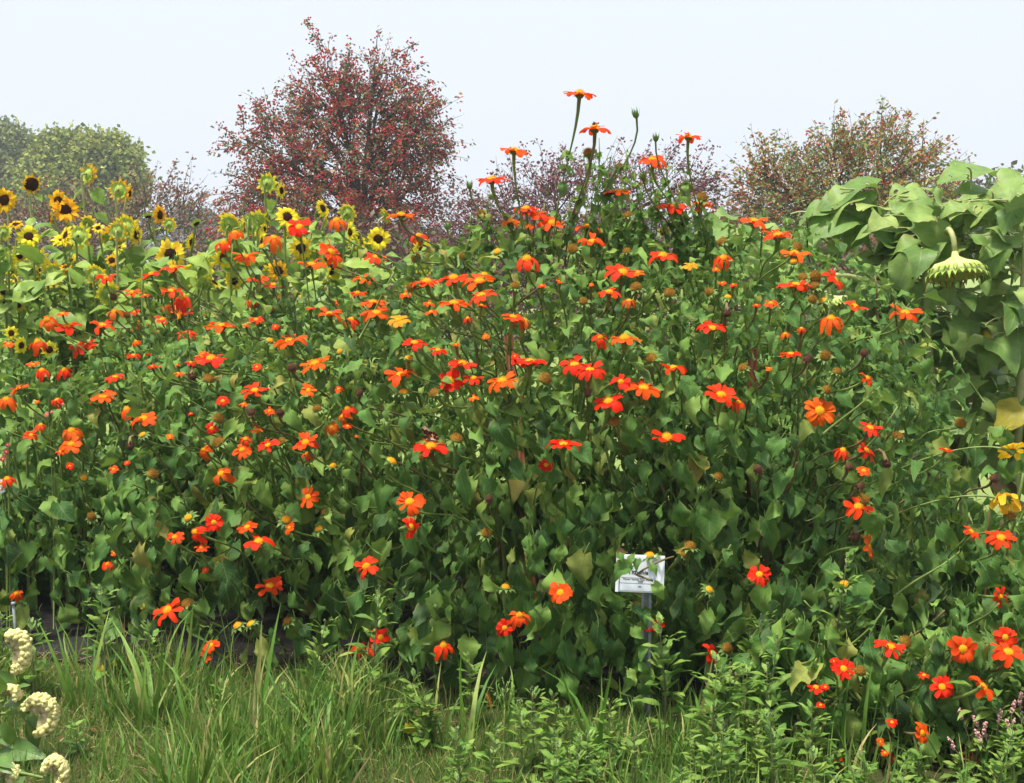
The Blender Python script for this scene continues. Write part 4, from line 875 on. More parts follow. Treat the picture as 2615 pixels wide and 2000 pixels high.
for gi, (lab, path, Y, lv) in enumerate(GS):
    pp = [P(*px(*q), Y) for q in path]; foot = pp[-1]; base = Vector((foot.x + R(-.03, .03), Y, 0)); root = thing('giant_sunflower', base, lab, 'sunflower', 'giant sunflowers behind the weeds')
    pts = []
    ctrl = pp + [base]
    for a, b in zip(ctrl[:-1], ctrl[1:]):
        for q in range(5): pts.append(a.lerp(b, q / 5))
    pts.append(base)
    for _ in range(3): pts = [pts[0]] + [(pts[k - 1] + pts[k] * 2 + pts[k + 1]) / 4 for k in range(1, len(pts) - 1)] + [pts[-1]]
    pb = PB(); nn = len(pts); tube(pb, pts, [.008 + .012 * min(1, q / nn * 2.5) for q in range(nn)], 8); put('stem', pb.mesh('stem', M_sstem), root, None, None, base)
    items = [(3, e) for e in lv.split(';')] + [(6, e) for e in GEX[gi].split(';')]
    for r, e in items:
        q = e.split(); bu, bv, tu, tv, wv = map(float, q[:5]); fl = q[5] if len(q) > 5 else ''
        yo = R(-.16, .06) + (.14 if fl == 'd' else 0)
        B = P(*px(r, bu, bv), Y + yo); Tt = P(*px(r, tu, tv), Y + yo - R(.02, .16)); L = (Tt - B).length * 1.0
        ydir = Tt - B + Vector((0, 0, L * .13)); nrm = CAMB * wv + Vector((0, 0, 1)) * math.sqrt(max(.05, 1 - wv * wv)) + Vector((R(-.15, .15), 0, 0))
        lf = put('leaf', random.choice(ME_GYEL if fl == 'y' else ME_GIANT), root, frame(B, ydir, nrm, L * R(.95, 1.1), L, L), None, base)
        tgt = min(pts, key=lambda s: (s - B).length + (0 if s.z < B.z else .25) + abs((B - s).length - .12) * .5)
        if (tgt - B).length < .6:
            pb = PB(); tube(pb, bez(tgt, tgt.lerp(B, .4) + Vector((0, 0, .04)), B - ydir.normalized() * .04 + Vector((0, 0, -.02)), B + ydir.normalized() * L * .04, 6), .0042, 5)
            put('petiole', pb.mesh('petiole', M_sstem), lf, lf.matrix_basis.inverted() @ Matrix.Translation(-base))
    for _ in range(30):
        p = random.choice(pts[:int(nn * .85)]); a = R(0, 6.28); o_ = Vector((math.cos(a), math.sin(a) * (.8 if math.sin(a) > 0 else .3), 0)); L = R(.11, .24); p = p + o_ * R(.02, .22)
        put('leaf', random.choice(ME_GIANT), root, frame(p + o_ * .08, o_ + Vector((0, 0, R(-1, .1))), Vector((0, -.5, 1)) + o_ * .3, L), None, base)
    for _ in range(4):
        p = random.choice(pts[int(nn * .7):]); a = R(0, 6.28); o_ = Vector((math.cos(a), math.sin(a) * .6, 0)); L = R(.18, .3)
        put('leaf', random.choice(ME_GDRY), root, frame(p + o_ * .04, o_ * .5 + Vector((0, 0, -1)), o_ + Vector((0, -.4, .2)), L * .8, L, L * 1.6), None, base)
    if gi < 4:
        for _ in range(13):                                   # leaves that fill the clump down to the low bush
            xx = R((2300, 2240, 2400, 2500)[gi], (2420, 2450, 2560, 2640)[gi]); yy = R(700, 1180); B = P(xx, yy, Y + R(-.1, .35)); L = R(.15, .26)
            lf = put('leaf', random.choice(ME_GIANT), root, frame(B, Vector((R(-.9, .7), R(-.5, .2), R(-1, -.1))), CAMB * R(.4, 1) + Vector((R(-.5, .5), 0, R(.3, 1))), L), None, base)
            tgt = min(pts, key=lambda s: (s - B).length); pb = PB(); tube(pb, bez(tgt, tgt.lerp(B, .4) + Vector((0, 0, .05)), B + Vector((0, .02, .03)), B, 5), .0036, 5); put('petiole', pb.mesh('petiole', M_sstem), lf, lf.matrix_basis.inverted() @ Matrix.Translation(-base))
        for _ in range(16):                                   # flat upper layers
            xx = R((2080, 2180, 2330, 2450)[gi], (2400, 2450, 2620, 2660)[gi]); yy = R(490, 800) + max(0, 2330 - xx) * .25; B = P(xx, yy, Y + R(-.25, .35)); L = R(.12, .21); a = R(-.6, 3.7)
            lf = put('leaf', random.choice(ME_GIANT), root, frame(B, Vector((math.cos(a), -math.sin(a) * .7, R(-.45, .1))), Vector((R(-.3, .3), -.35, 1)), L), None, base)
            tgt = min(pts, key=lambda s: (s - B).length + (.2 if s.z > B.z else 0)); pb = PB(); tube(pb, bez(tgt, tgt.lerp(B, .4) + Vector((0, 0, .05)), B + Vector((0, .02, .0)), B, 5), .0036, 5); put('petiole', pb.mesh('petiole', M_sstem), lf, lf.matrix_basis.inverted() @ Matrix.Translation(-base))
    heads = {0: [(3, 1310, 905, 90, Vector((.3, -.3, -1)), 'k')], 1: [(3, 1545, 1000, 300, Vector((.05, -.22, -1)), 'p'), (3, 865, 1205, 190, Vector((.3, -.25, -.9)), 'p')]}.get(gi, [])
    for (r, u, v, d, n, fl) in heads:
        c = P(*px(r, u, v + (25 if d > 200 else 0)), Y - (.32 if d > 250 else .16)); rr = d / RG[r][2] * pxm(Y) / 2; n.normalize()
        o = bpy.data.objects.new('flower_head', None); COL.objects.link(o); o.parent = root; Mf = frame_z(c, n, rr, 0); o.matrix_basis = Matrix.Translation(-base) @ Mf
        pb = PB(); lathe(pb, [(.06, -.95), (.14, -.62), (.42, -.46), (.80, -.34), (.98, -.12), (1.0, .06), (.86, .12), (.5, .05), (.01, .02)], 22, None, 0, .03); put('receptacle', pb.mesh('receptacle', M_pale if fl == 'p' else M_dry), o)
        for ring, (rad, zz, n_) in enumerate(((.93, -.22, 26), (.99, 0, 30))):
            pb = PB()
            for k in range(n_):
                a = 2 * math.pi * (k + R(-.3, .3)) / n_; dd = Vector((math.cos(a), math.sin(a), 0)); t = Vector((-dd.y, dd.x, 0)); L = R(.18, .32); b0 = dd * rad + Vector((0, 0, zz))
                m = b0 + dd * L * .45 + Vector((0, 0, L * .3)); e = b0 + dd * L * R(.5, .8) + Vector((0, 0, L * R(.7, 1.1)))
                pb.add([b0 - t * .09, b0 + t * .09, m - t * .06, m + t * .06, e], [(0, 1, 3), (0, 3, 2), (2, 3, 4)])
            put('bracts', pb.mesh('bracts', M_scalyx if fl == 'p' else M_dry), o)
        pb = PB()
        for k in range(22):
            a = 2 * math.pi * (k + R(-.4, .4)) / 22; dd = Vector((math.cos(a), math.sin(a), 0)); t = Vector((-dd.y, dd.x, 0)); b0 = dd * R(.8, .95) + Vector((0, 0, .08)); e = b0 + dd * R(-.15, .15) + t * R(-.1, .1) + Vector((0, 0, R(.12, .32)))
            pb.add([b0 - t * .05, b0 + t * .05, e + t * .02, e - t * .03], [(0, 1, 2), (0, 2, 3)], None, R(0, 1))
        put('dried_petals', pb.mesh('dried_petals', M_old), o)['kind'] = 'stuff'
        s = min(pts, key=lambda s: (s - c).length); topc = c - n * rr * .9
        if fl == 'p':
            pb = PB(); tube(pb, bez(pts[0] if d > 200 else s, topc + Vector((-.05, 0, .12)), topc + Vector((0, 0, .08)), topc + n * rr * .1, 8), .012, 7); put('neck', pb.mesh('neck', M_sstem), o, Mf.inverted())
# ------------------------------------------------------------------ grass
def blade_proto(seed, wd, droop):
    rs = random.Random(seed); V = []; U = []; rw = 6
    for i in range(rw):
        t = i / (rw - 1); hw = wd * .5 * (1 - t ** 2.2) + .0008; ang = droop * t * 1.1
        y = t * math.cos(ang * .6); z = -droop * t * t * .55
        for c in (-1, 0, 1): V.append((c * hw + .03 * math.sin(3 * t + seed), y, z + abs(c) * hw * .35)); U.append((.5 + .5 * c, t))
    return np.array(V), np.array(grid_tris(rw, 3)), np.array(U)
BLADE = [blade_proto(k, (.03, .045, .026, .04, .05, .03)[k], (.15, .5, .9, .3, 1.3, .7)[k]) for k in range(6)]
WIDE = [blade_proto(10 + k, (.045, .055, .04, .05)[k], (.1, .35, .7, 1.2)[k]) for k in range(4)]
ME_WIDE = [pmesh('blade', p, M_grass) for p in WIDE]
gm, gw = [], []
def blade(x, y, L, lean=.75):
    a = R(0, 6.28); ln = abs(random.gauss(0, lean)); d = Vector((math.cos(a) * ln, math.sin(a) * ln, 1))
    gm.append(np.array(frame((x, y, .0), d, Vector((math.cos(a + R(-1, 1)) , math.sin(a), .2)), L, L, L))); gw.append(random.randrange(6))
for _ in range(44000):
    y = R(3.2, 5.1); x = R(-2.3, .75)
    front = 5.0 - .16 * (x + 1.8)
    if y > front or (x < -1.05 and y > 4.75): 
        if random.random() < .9: continue
    cl = math.sin(x * 7 + 2 * math.sin(y * 5)) * math.sin(y * 9 + x * 3)
    dead = (x < -.75 and y < 4.35)
    if random.random() > (.35 + .5 * (cl > -.2)) * (.8 if dead else 1): continue
    hf = (.3 if x > -.4 else .75) if y > 4.2 else (.65 if x > -.45 else 1.0)
    if x < -.95 and y < 4.25: hf = .38
    blade(x, y, hf * (R(.05, .14) + (R(.05, .20) if cl > .3 else 0)), .7 if not dead else .95)
for _ in range(1100):
    blade(R(.5, 2.0), R(3.3, 4.6), R(.06, .22), .5)
for _ in range(28000):                                     # short turf under everything
    x, y = R(-2.2, .9), R(3.3, 4.95)
    if y > 4.95 - .16 * (x + 1.8): continue
    blade(x, y, R(.03, .09), .9)
for _ in range(9000):                                      # meadow behind the giant sunflowers
    y = 7.2 + 22 * random.random() ** 1.6; blade(R(.8, 2.2) + (y - 7) * R(.0, .42), y, R(.2, .5), .35)
V, T, U, K = join_inst(BLADE, gm, gw)
put('grass', mk('grass', V, T, M_grass, U, K))['kind'] = 'stuff'
# dead straw and leaf litter lying on the soil
lm, lw = [], []
for _ in range(7000):
    x, y = R(-2.2, .6), R(3.3, 5.1)
    if x > -.6 and random.random() < .6: continue
    a = R(0, 6.28); lm.append(np.array(frame((x, y, R(.004, .035)), Vector((math.cos(a), math.sin(a), R(-.1, .25))), Vector((R(-.4, .4), R(-.4, .4), 1)), R(.03, .10), R(.04, .11), .05))); lw.append(random.randrange(6))
M_straw = leaf_mat('straw', [(0, (.15, .055, .03)), (.45, (.26, .10, .05)), (.8, (.38, .26, .13)), (1, (.45, .36, .2))], vein=0, transl=.1)
V, T, U, K = join_inst(BLADE, lm, lw); put('leaf_litter', mk('leaf_litter', V * 1.0, T, M_straw, U, K))['kind'] = 'stuff'
TUFTS = [(7, 530, 900, 4.45, 9, .34, 'coarse grass tuft standing before the black ground fabric, long blades spread'), (7, 890, 960, 4.25, 12, .36, 'densest dark coarse grass tuft, centre of the lower left lawn'),
 (7, 1160, 820, 4.5, 8, .34, 'coarse grass tuft with two broad upright blades against the dark bush'), (7, 1650, 1050, 4.15, 8, .42, 'coarse grass tuft with long crossing blades below small fallen orange flowers'),
 (8, 60, 1200, 4.1, 9, .38, 'coarse grass tuft under the cluster of three touching red flowers'), (8, 620, 1250, 4.1, 10, .30, 'coarse grass tuft left of the seeding grass stalk'),
 (8, 1640, 1420, 3.95, 5, .42, 'coarse grass tuft with three long pale blades below the metal post'), (8, 860, 1330, 4.0, 8, .36, 'coarse grass tuft right beside the foxtail grass'),
 (9, 470, 1180, 4.15, 5, .3, 'short coarse grass tuft with one broad bright blade among the right weeds'), (9, 1140, 1420, 3.95, 5, .42, 'coarse grass tuft with a broad arching pale blade, bottom right'),
 (9, 1920, 1050, 4.2, 8, .40, 'dark strappy grass tuft below the two orange flowers near the right edge'), (9, 60, 1380, 3.95, 6, .36, 'coarse grass tuft in front of the red flower cluster at the bottom'), (7, 2050, 1380, 3.9, 9, .30, 'coarse grass tuft at the bottom edge below the yellow leaf'), (7, 700, 1420, 3.85, 8, .22, 'short grass tuft at the bottom edge right of the yellow cockscombs')]
for (r, u, v, Y, n, L, lab) in TUFTS:
    b = P(*px(r, u, v), Y); b = Vector((b.x, Y, 0)); root = thing('grass_tuft', b, lab, 'grass tuft', 'coarse grass tufts')
    for k in range(n):
        a = R(0, 6.28); ln = R(.05, .75); Lb = L * R(.6, 1.15)
        put('blade', random.choice(ME_WIDE), root, frame(b + Vector((R(-.03, .03), R(-.03, .03), 0)), Vector((math.cos(a) * ln, math.sin(a) * ln * .6, 1)), Vector((math.cos(a + R(-.8, .8)), -abs(math.sin(a)), .2)), Lb), None, b)

# ------------------------------------------------------------------ weeds
M_wstem = plain('weed_stem', (.10, .12, .05), (.20, .20, .09), 30.0, .6, .3)
M_wtip = plain('weed_tip', (.17, .25, .11), (.30, .36, .19), 200.0, .8, .1, .1)
def weed_proto(H, nl, big, lance=False):
    pb = PB(); lean = Vector((R(-.12, .12), R(-.08, .08), 0)) * H; pts = bez(Vector((0, 0, 0)), Vector((R(-.03, .03), 0, H * .4)), lean * .6 + Vector((0, 0, H * .7)), lean + Vector((0, 0, H)), 8)
    tube(pb, pts, [.0042 - .0004 * q for q in range(9)], 5); stem = pb.mesh('stem', M_wstem); L = []; SM_ = []; SW_ = []; a = R(0, 6)
    for k in range(nl):
        t = .08 + .92 * (k + .5) / nl; q = t * 8; i = min(7, int(q)); p = pts[i].lerp(pts[i + 1], q - i); a += 2.4
        s = big * (1.25 - .75 * t) * R(.75, 1.25); o_ = Vector((math.cos(a), math.sin(a), 0))
        L.append((random.choice(ME_LANCE if lance else ME_WEED), frame(p + o_ * s * .25, o_ + Vector((0, 0, R(.0, .7) + t * .5)), Vector((0, 0, 1)) - o_ * .2, s)))
        if t > .3 and random.random() < .55:                              # leafy side shoot
            for z in range(4):
                b = a + R(-.6, .6); o2 = Vector((math.cos(b), math.sin(b), 0)); s2 = s * R(.4, .75)
                SM_.append(np.array(frame(p + o2 * R(.01, .04) + Vector((0, 0, R(0, .03))), o2 + Vector((0, 0, R(.2, 1.4))), Vector((0, 0, 1)) - o2 * .4, s2))); SW_.append(random.randrange(4))
    tip = PB()
    for k in range(36):
        t = random.random() ** 1.5; c = pts[8] + Vector((R(-1, 1), R(-1, 1), 0)) * .007 * (.3 + t) + Vector((0, 0, .015 - t * H * .10)); s = R(.002, .004)
        d = [Vector((R(-1, 1), R(-1, 1), R(-1, 1))).normalized() * s for _ in range(4)]
        tip.add([c + q for q in d], [(0, 1, 2), (0, 2, 3), (0, 3, 1), (1, 3, 2)])
    V_, T_, U_, K_ = join_inst(LANCE if lance else WEEDL, SM_, SW_)
    return stem, L, tip.mesh('flower_spike', M_wtip), H, mk('side_shoots', V_, T_, M_weed, U_, K_)
WP = [weed_proto(1.0 * h, n, b, l) for h, n, b, l in ((.55, 19, .078, False), (.42, 17, .078, False), (.34, 15, .074, False), (.28, 14, .070, False), (.5, 18, .09, True), (.36, 15, .085, True))]
def weed(x, Y, h, label, group, kind=None, lean=0.0):
    k = kind if kind is not None else min(range(len(WP)), key=lambda q: abs(WP[q][3] - h) + R(0, .12)); st, L, tip, H, sh = WP[k]; s = h / H; b = Vector((x, Y, 0))
    root = thing('weed', b, label, 'weed', group); ls = s ** .35
    Mr = Matrix.Rotation(lean, 4, 'Y') @ Matrix.Rotation(R(0, 6.28), 4, 'Z')
    put('stem', st, root, Mr @ Matrix.Scale(s, 4))
    for me, M in L:
        M2 = M.copy(); tr = M.translation * s; f = ls / 1.0; M2 = Matrix.Translation(tr) @ Matrix.Translation(-M.translation * f) @ Matrix.Scale(f, 4) @ M
        put('leaf', me, root, Mr @ M2)
    put('flower_spike', tip, root, Mr @ Matrix.Scale(s, 4)); put('side_shoots', sh, root, Mr @ Matrix.Scale(s, 4))['kind'] = 'stuff'
WL = [(9, 995, 50, 4.25, 'tallest pale tipped weed, right of the lone deep red flower'), (9, 1095, 415, 4.2, 'weed with a grainy pale tip standing right of the tallest weed'),
 (9, 680, 775, 4.1, 'pale tipped weed midway between the spent head and the hidden red flower'), (9, 1310, 755, 4.0, 'weed with a leaning dark reddish stem left of the ragged orange flowers'),
 (9, 1990, 880, 3.95, 'weed whose leafy tip crosses the tilted orange flower at right'), (9, 570, 1065, 3.95, 'weed with a brownish tip near the short broad grass blade'),
 (9, 325, 1135, 3.9, 'weed with a curled yellowish tip, bottom right group, left end'), (8, 195, 250, 4.25, 'tall weed with a pale tip reaching above the three touching red flowers'),
 (8, 840, 690, 4.3, 'slanting weed in the dark gap left of the seeding grass'), (8, 1330, 985, 4.2, 'bushy weed in front of the red wooden stake foot'),
 (8, 2070, 455, 4.15, 'tall weed with a brown stem rising past the red flower beside the metal post'), (7, 665, 295, 4.65, 'tall weed before the dark left bush, orange dry leaves at its foot'),
 (7, 975, 480, 4.6, 'leafy weed left of the low tilted orange flower'), (7, 195, 480, 4.55, 'thin weed standing just right of the topmost yellow cockscomb'),
 (7, 1990, 480, 4.35, 'weed with a whitish tip near the spent brown flower by the lower left bush'), (7, 1800, 880, 4.2, 'low broad leaved weed with bright pointed leaves above the lawn'),
 (7, 15, 450, 4.7, 'thin weed at the left edge beside the metal rod'), (8, 440, 800, 4.2, 'weed beside the yellow spotted leaf'), (9, 1700, 960, 4.05, 'weed below the ragged red flower, near the pink smartweed'), (8, 1440, 1200, 4.05, 'small weed right below the spent flower near the wooden stake')]
for (r, u, v, Y, lab) in WL:
    p = P(*px(r, u, v), Y); weed(p.x, Y, max(.15, p.z), lab, 'single weeds that stand out')
for k in range(132):
    Y = R(3.45, 4.35) if k < 108 else R(3.45, 4.0); x = R(.48, 1.75) if k < 108 else R(-.2, .5)
    if x > .48:
        row = 'along the bottom edge' if Y < 3.8 else ('in the middle row' if Y < 4.1 else 'against the bushes')
        where = 'right of the plant label' if x < .78 else ('below the lone red flower' if x < 1.1 else ('below the paired orange flowers' if x < 1.4 else 'next to the pink smartweed'))
        h_ = R(.18, .46) * (1 - .35 * (Y < 3.75))
        for f_ in FLOWERS:                                # keep below the blooms that show here
            if f_['y'] > 1400 and f_['w'] > 26:
                q_ = P(f_['x'], f_['y'] + f_['w'] * .35, Y)
                if abs(q_.x - x) < .055: h_ = min(h_, max(.08, q_.z - .02))
        weed(x, Y, h_, 'leafy weed ' + where + ', ' + row, 'weeds of the right patch')
    else: weed(x, Y, R(.09, .24), 'low leafy weed at the foot of the ' + ('tallest bush' if x > .15 else 'bush with the butterfly') + (', at the bottom edge' if Y < 3.85 else ''), 'weeds at the foot of the middle bushes')
for k in range(9):
    Y = R(3.75, 4.4); weed(R(-1.3, -.2), Y, R(.07, .2), 'low leafy weed mixed into the lower left lawn', 'low weeds in the left lawn')

# ------------------------------------------------------------------ smartweed with pink spikes
M_pink = plain('pink_spike', (.55, .20, .20), (.80, .55, .50), 260.0, .7, .2, .1)
SM = [([(1800, 1080), (1900, 1130), (1940, 1175)], 'smartweed with a long row of pink spikes bending left'), ([(1918, 1225), (1975, 1240), (1745, 1270)], 'smartweed with short pink spikes low at the leaning weed'),
      ([(2035, 1095), (2100, 1160), (2130, 1160), (2095, 1245)], 'smartweed with paired pink spikes beside the weed crossing the orange flower'), ([(2165, 1045), (2170, 980), (2190, 1105), (2120, 1040)], 'smartweed with upright pink spikes at the right edge')]
for sp, lab in SM:
    Y = 3.85; p0 = P(*px(9, *sp[0]), Y); b = Vector((p0.x + R(0, .06), Y + .03, 0)); root = thing('smartweed', b, lab, 'weed', 'pink smartweed')
    for (u, v) in sp:
        e = P(*px(9, u, v), Y + R(-.04, .04)); d = Vector((R(-.5, .2), R(-.2, .2), .8)).normalized(); pb = PB(); tube(pb, bez(b, b + Vector((0, 0, e.z * .6)), e - d * .08, e, 6), .0017, 4); put('stem', pb.mesh('stem', M_wstem), root, None, None, b)
        pb = PB()
        for k in range(34):
            t = R(-.5, .5); c = e + d * (.036 * t + .012) + Vector((R(-1, 1), R(-1, 1), R(-1, 1))) * .0055 * (1 - abs(t)); s = .0034
            pb.add([c + Vector(q) * s for q in ((1, 0, 0), (-1, 0, 0), (0, 1, 0), (0, -1, 0), (0, 0, 1.4), (0, 0, -1))], [(0, 2, 4), (2, 1, 4), (1, 3, 4), (3, 0, 4), (2, 0, 5), (1, 2, 5), (3, 1, 5), (0, 3, 5)])
        put('flower_spike', pb.mesh('flower_spike', M_pink), root, None, None, b)
    for k in range(9):
        a = R(0, 6.28); o_ = Vector((math.cos(a), math.sin(a), 0)); z = R(.05, .3); put('leaf', random.choice(ME_LANCE), root, frame(b + Vector((0, 0, z)) + o_ * .02, o_ + Vector((0, 0, R(0, .6))), Vector((0, 0, 1)), R(.06, .1)), None, b)

# ------------------------------------------------------------------ seeding grasses
def zc(x, y, Y): return P(*px(8, x, y), Y)
Y = 4.1; b = Vector((zc(1040, 1300, Y).x, Y, 0)); root = thing('panic_grass', b, 'pale grass stalk opening into a bare branching seed head, before the darkest gap', 'grass stalk')
top = zc(1045, 1000, Y); pb = PB(); tube(pb, bez(b, b + Vector((0, 0, .12)), top - Vector((0, 0, .1)), top, 6), [.0045, .0042, .004, .0038, .0035, .003, .0025], 5); put('stem', pb.mesh('stem', M_stalk), root, None, None, b)
pb = PB()
for (u, v) in ((1085, 815), (1035, 830), (955, 905), (1110, 880), (1195, 960), (1160, 1000), (1000, 870), (1025, 890), (1060, 860), (1130, 900), (1075, 850), (985, 930)):
    e = zc(u, v, Y + R(-.05, .05)); tube(pb, bez(top - Vector((0, 0, .01)), top + Vector((0, 0, .03)), top.lerp(e, .6) + Vector((0, 0, .01)), e, 5), [.0016, .0014, .0012, .001, .0009, .0008], 4)
    for k in range(7):
        c = top.lerp(e, R(.45, 1)) + Vector((R(-1, 1), R(-1, 1), R(-1, 1))) * .004; pb.add([c + Vector(q) * .003 for q in ((1, 0, 0), (-.5, .8, 0), (-.5, -.8, 0), (0, 0, 2))], [(0, 1, 3), (1, 2, 3), (2, 0, 3)])
put('seed_head', pb.mesh('seed_head', M_calyx), root, None, None, b)
for (u, v, L, dx) in ((1050, 1120, .16, .35), (1060, 1000, .13, .25), (1045, 1050, .12, -.6), (1040, 1200, .15, .5)):
    put('blade', random.choice(ME_WIDE[1:]), root, frame(zc(u, v, Y), Vector((dx, -.1, 1)), Vector((dx, -1, .3)), L * 1.3, L, L), None, b)
b = Vector((zc(1030, 1250, 4.0).x, 4.0, 0)); root = thing('foxtail_grass', b, 'thin foxtail grass with one bristly tan spike, left of the branching seed head', 'grass stalk')
e = zc(960, 1010, 4.0); t_ = zc(930, 930, 4.0); pb = PB(); tube(pb, bez(b, b + Vector((0, 0, .1)), e - Vector((-.02, 0, .08)), e, 6), .0014, 4); put('stem', pb.mesh('stem', M_stalk), root, None, None, b)
pb = PB(); tube(pb, [e.lerp(t_, q / 5) for q in range(6)], [.003, .005, .0052, .005, .0045, .002], 7)
for k in range(90):
    c = e.lerp(t_, R(0, 1)); d = Vector((R(-1, 1), R(-1, 1), R(.2, 1))).normalized() * .011; x = d.orthogonal().normalized() * .0005; pb.add([c + x, c - x, c + d], [(0, 1, 2)])
put('seed_head', pb.mesh('seed_head', M_old), root, None, None, b)

# ------------------------------------------------------------------ cockscombs (celosia), lower left
def zz(u, v, Y): return P(u / 4.0, 1580 + v / 4.0, Y)
def crest(root, b, c, ax, ay, a0, a1, r_in, lump, rows_=4, depth=.024):
    """fan-shaped crest: felted inner fan, rim of knobs along an arc from a0 to a1 (degrees)"""
    o = bpy.data.objects.new('flower_head', None); COL.objects.link(o); o.parent = root; o.matrix_basis = Matrix.Translation(c - b)
    X, Yv, Z = CAMR, CAMU, CAMB; pb = PB(); n = 14; V = []
    for side in (1, -1):
        for i in range(n):
            a = math.radians(a0 + (a1 - a0) * i / (n - 1))
            for q in range(4):
                t = (r_in * .5 + (1 - r_in * .5) * q / 3); V.append(X * (math.cos(a) * ax * t) + Yv * (math.sin(a) * ay * t) + Z * (side * depth * (.5 + .45 * math.sin(q + i * 1.7)) * (.35 + .65 * t)))
    g = grid_tris(n, 4); m = n * 4; T = g + [(x + m, z + m, y + m) for x, y, z in g]
    for i in range(n - 1):
        for q in (0, 3): k = i * 4 + q; T += [(k, k + 4, k + 4 + m), (k, k + 4 + m, k + m)]
    pb.add(V, T); put('fan', pb.mesh('fan', M_felt), o)
    pb = PB(); arc = math.radians(abs(a1 - a0)) * (ax + ay) / 2
    core = [X * (math.cos(math.radians(a0 + (a1 - a0) * i / 24)) * ax * .88) + Yv * (math.sin(math.radians(a0 + (a1 - a0) * i / 24)) * ay * .88) for i in range(25)]
    tube(pb, core, [depth * (.40 + .16 * math.sin(math.pi * i / 24)) for i in range(25)], 10, .5)
    for layer in range(4):                                    # tightly meandering folds
        npt = int(arc / (lump * .20)); pts = []; ph = R(0, 6); per = lump * R(1.7, 2.1)
        for i in range(npt + 1):
            t = i / npt; a = math.radians(a0 + (a1 - a0) * t); sw = math.sin(2 * math.pi * t * arc / per + ph); rr = (1.04, .95, .86, .77)[layer] + .05 * math.sin(11 * t + ph) + .05 * math.cos(4 * math.pi * t * arc / per + ph)
            pts.append(X * (math.cos(a) * ax * rr) + Yv * (math.sin(a) * ay * rr) + Z * (sw * depth * (.75, .95, 1.0, 1.0)[layer] * (1 + .25 * math.sin(7 * t + ph))))
        tube(pb, pts, [lump * (.58 + .08 * math.sin(i * 1.3) + R(-.16, .16)) for i in range(npt + 1)], 7, R(0, 1))
    put('knobbly_rim', pb.mesh('knobbly_rim', M_crest), o)
    return o
for lab, base_uv, Y, heads, stems, leaves in (
  ('upper yellow cockscomb plant at the left edge, with two full crests one above the other', (-120, 1300), 3.95,
   [(130, 335, 44, 52, -80, 108, .2, .0115), (400, 985, 44, 48, -95, 160, .25, .0115), (85, 790, 30, 24, -20, 130, .2, .009)],
   [((-60, 1000), (20, 965), (300, 965)), ((-80, 700), (-20, 480), (60, 400)), ((-80, 900), (0, 850), (60, 830))],
   [(-40, 560, 190, 745, .8), (40, 1340, 335, 1400, .75), (255, 990, 320, 1330, .5), (320, 1010, 380, 1340, .4), (20, 1090, 180, 1330, .6), (60, 880, 235, 820, .4), (-30, 330, 60, 380, .5), (70, 460, 120, 380, .3), (-60, 1150, 120, 1290, .6), (190, 700, 285, 665, .5), (-20, 620, 60, 860, .6), (-80, 880, 60, 1010, .6)]),
  ('lower yellow cockscomb plant in the bottom left corner, two crests cut by the picture edge', (-60, 1900), 3.72,
   [(560, 1580, 30, 40, -80, 170, .2, .011), (40, 1620, 34, 32, -40, 160, .2, .011)],
   [((0, 1640), (140, 1560), (330, 1600), (500, 1640)), ((-60, 1800), (0, 1720), (30, 1640))],
   [(350, 1600, 330, 1690, .4), (-60, 1450, 110, 1470, .3), (150, 1560, 240, 1690, .5), (500, 1600, 460, 1700, .4), (-40, 1480, 100, 1560, .5)])):
    b = zz(*base_uv, Y); b = Vector((b.x, Y, 0)); root = thing('cockscomb', b, lab, 'flower', 'yellow cockscombs')
    for (u, v, ax, ay, a0, a1, ri, lm_) in heads:
        crest(root, b, zz(u, v, Y + R(-.02, .02)), ax * pxm(Y), ay * pxm(Y), a0, a1, ri, lm_)
    for pt in stems:
        q = [b] + [zz(u, v, Y) for u, v in pt]; pts = []
        for a_, b_ in zip(q[:-1], q[1:]): pts += [a_.lerp(b_, k / 5) for k in range(5)]
        pts.append(q[-1])
        for _ in range(3): pts = [pts[0]] + [(pts[k - 1] + 2 * pts[k] + pts[k + 1]) / 4 for k in range(1, len(pts) - 1)] + [pts[-1]]
        pb = PB(); tube(pb, pts, .0045, 7); put('stem', pb.mesh('stem', M_stalk), root, None, None, b)
    for (u0, v0, u1, v1, wv) in leaves:
        B = zz(u0, v0, Y + R(-.06, .05)); Tt = zz(u1, v1, Y + R(-.10, .02)); L = (Tt - B).length * 1.1
        put('leaf', random.choice(ME_CEL), root, frame(B, Tt - B + Vector((0, 0, L * .15)), CAMB * wv + Vector((R(-.2, .2), 0, 1 - wv * .6)), L * 1.15, L, L), None, b)

# ------------------------------------------------------------------ plant label, stakes, rod
M_white = plain('white_plastic', (.74, .76, .80), (.80, .82, .85), 12.0, .35, .4, 0, .1, .001)
M_card = plain('label_card', (.66, .70, .78), (.72, .75, .82), 30.0, .6, .2, 0, .1, .0005)
M_metal = plain('galvanised', (.15, .175, .18), (.30, .33, .33), 40.0, .45, .6, 0, .3, .001)
M_ink = plain('ink', (.012, .012, .014), (.03, .03, .035), 60.0, .6, .2)
M_grey = plain('grey_print', (.09, .09, .10), (.14, .14, .15), 60.0, .6, .2)
Y = 4.30; s = pxm(Y); c = P(1634, 1465, Y); b = Vector((P(1642, 1465, Y).x + .012, Y + .012, 0)); root = thing('plant_label', b, 'white plant label with black print on a grey metal post, half hidden by leaves', 'plant label')
Ms = Matrix.Translation(c) @ Matrix.Rotation(math.radians(2.5), 4, 'Y') @ Matrix.Rotation(math.radians(-8), 4, 'X')     # tilted back a little
W, H = 118 * s, 97 * s
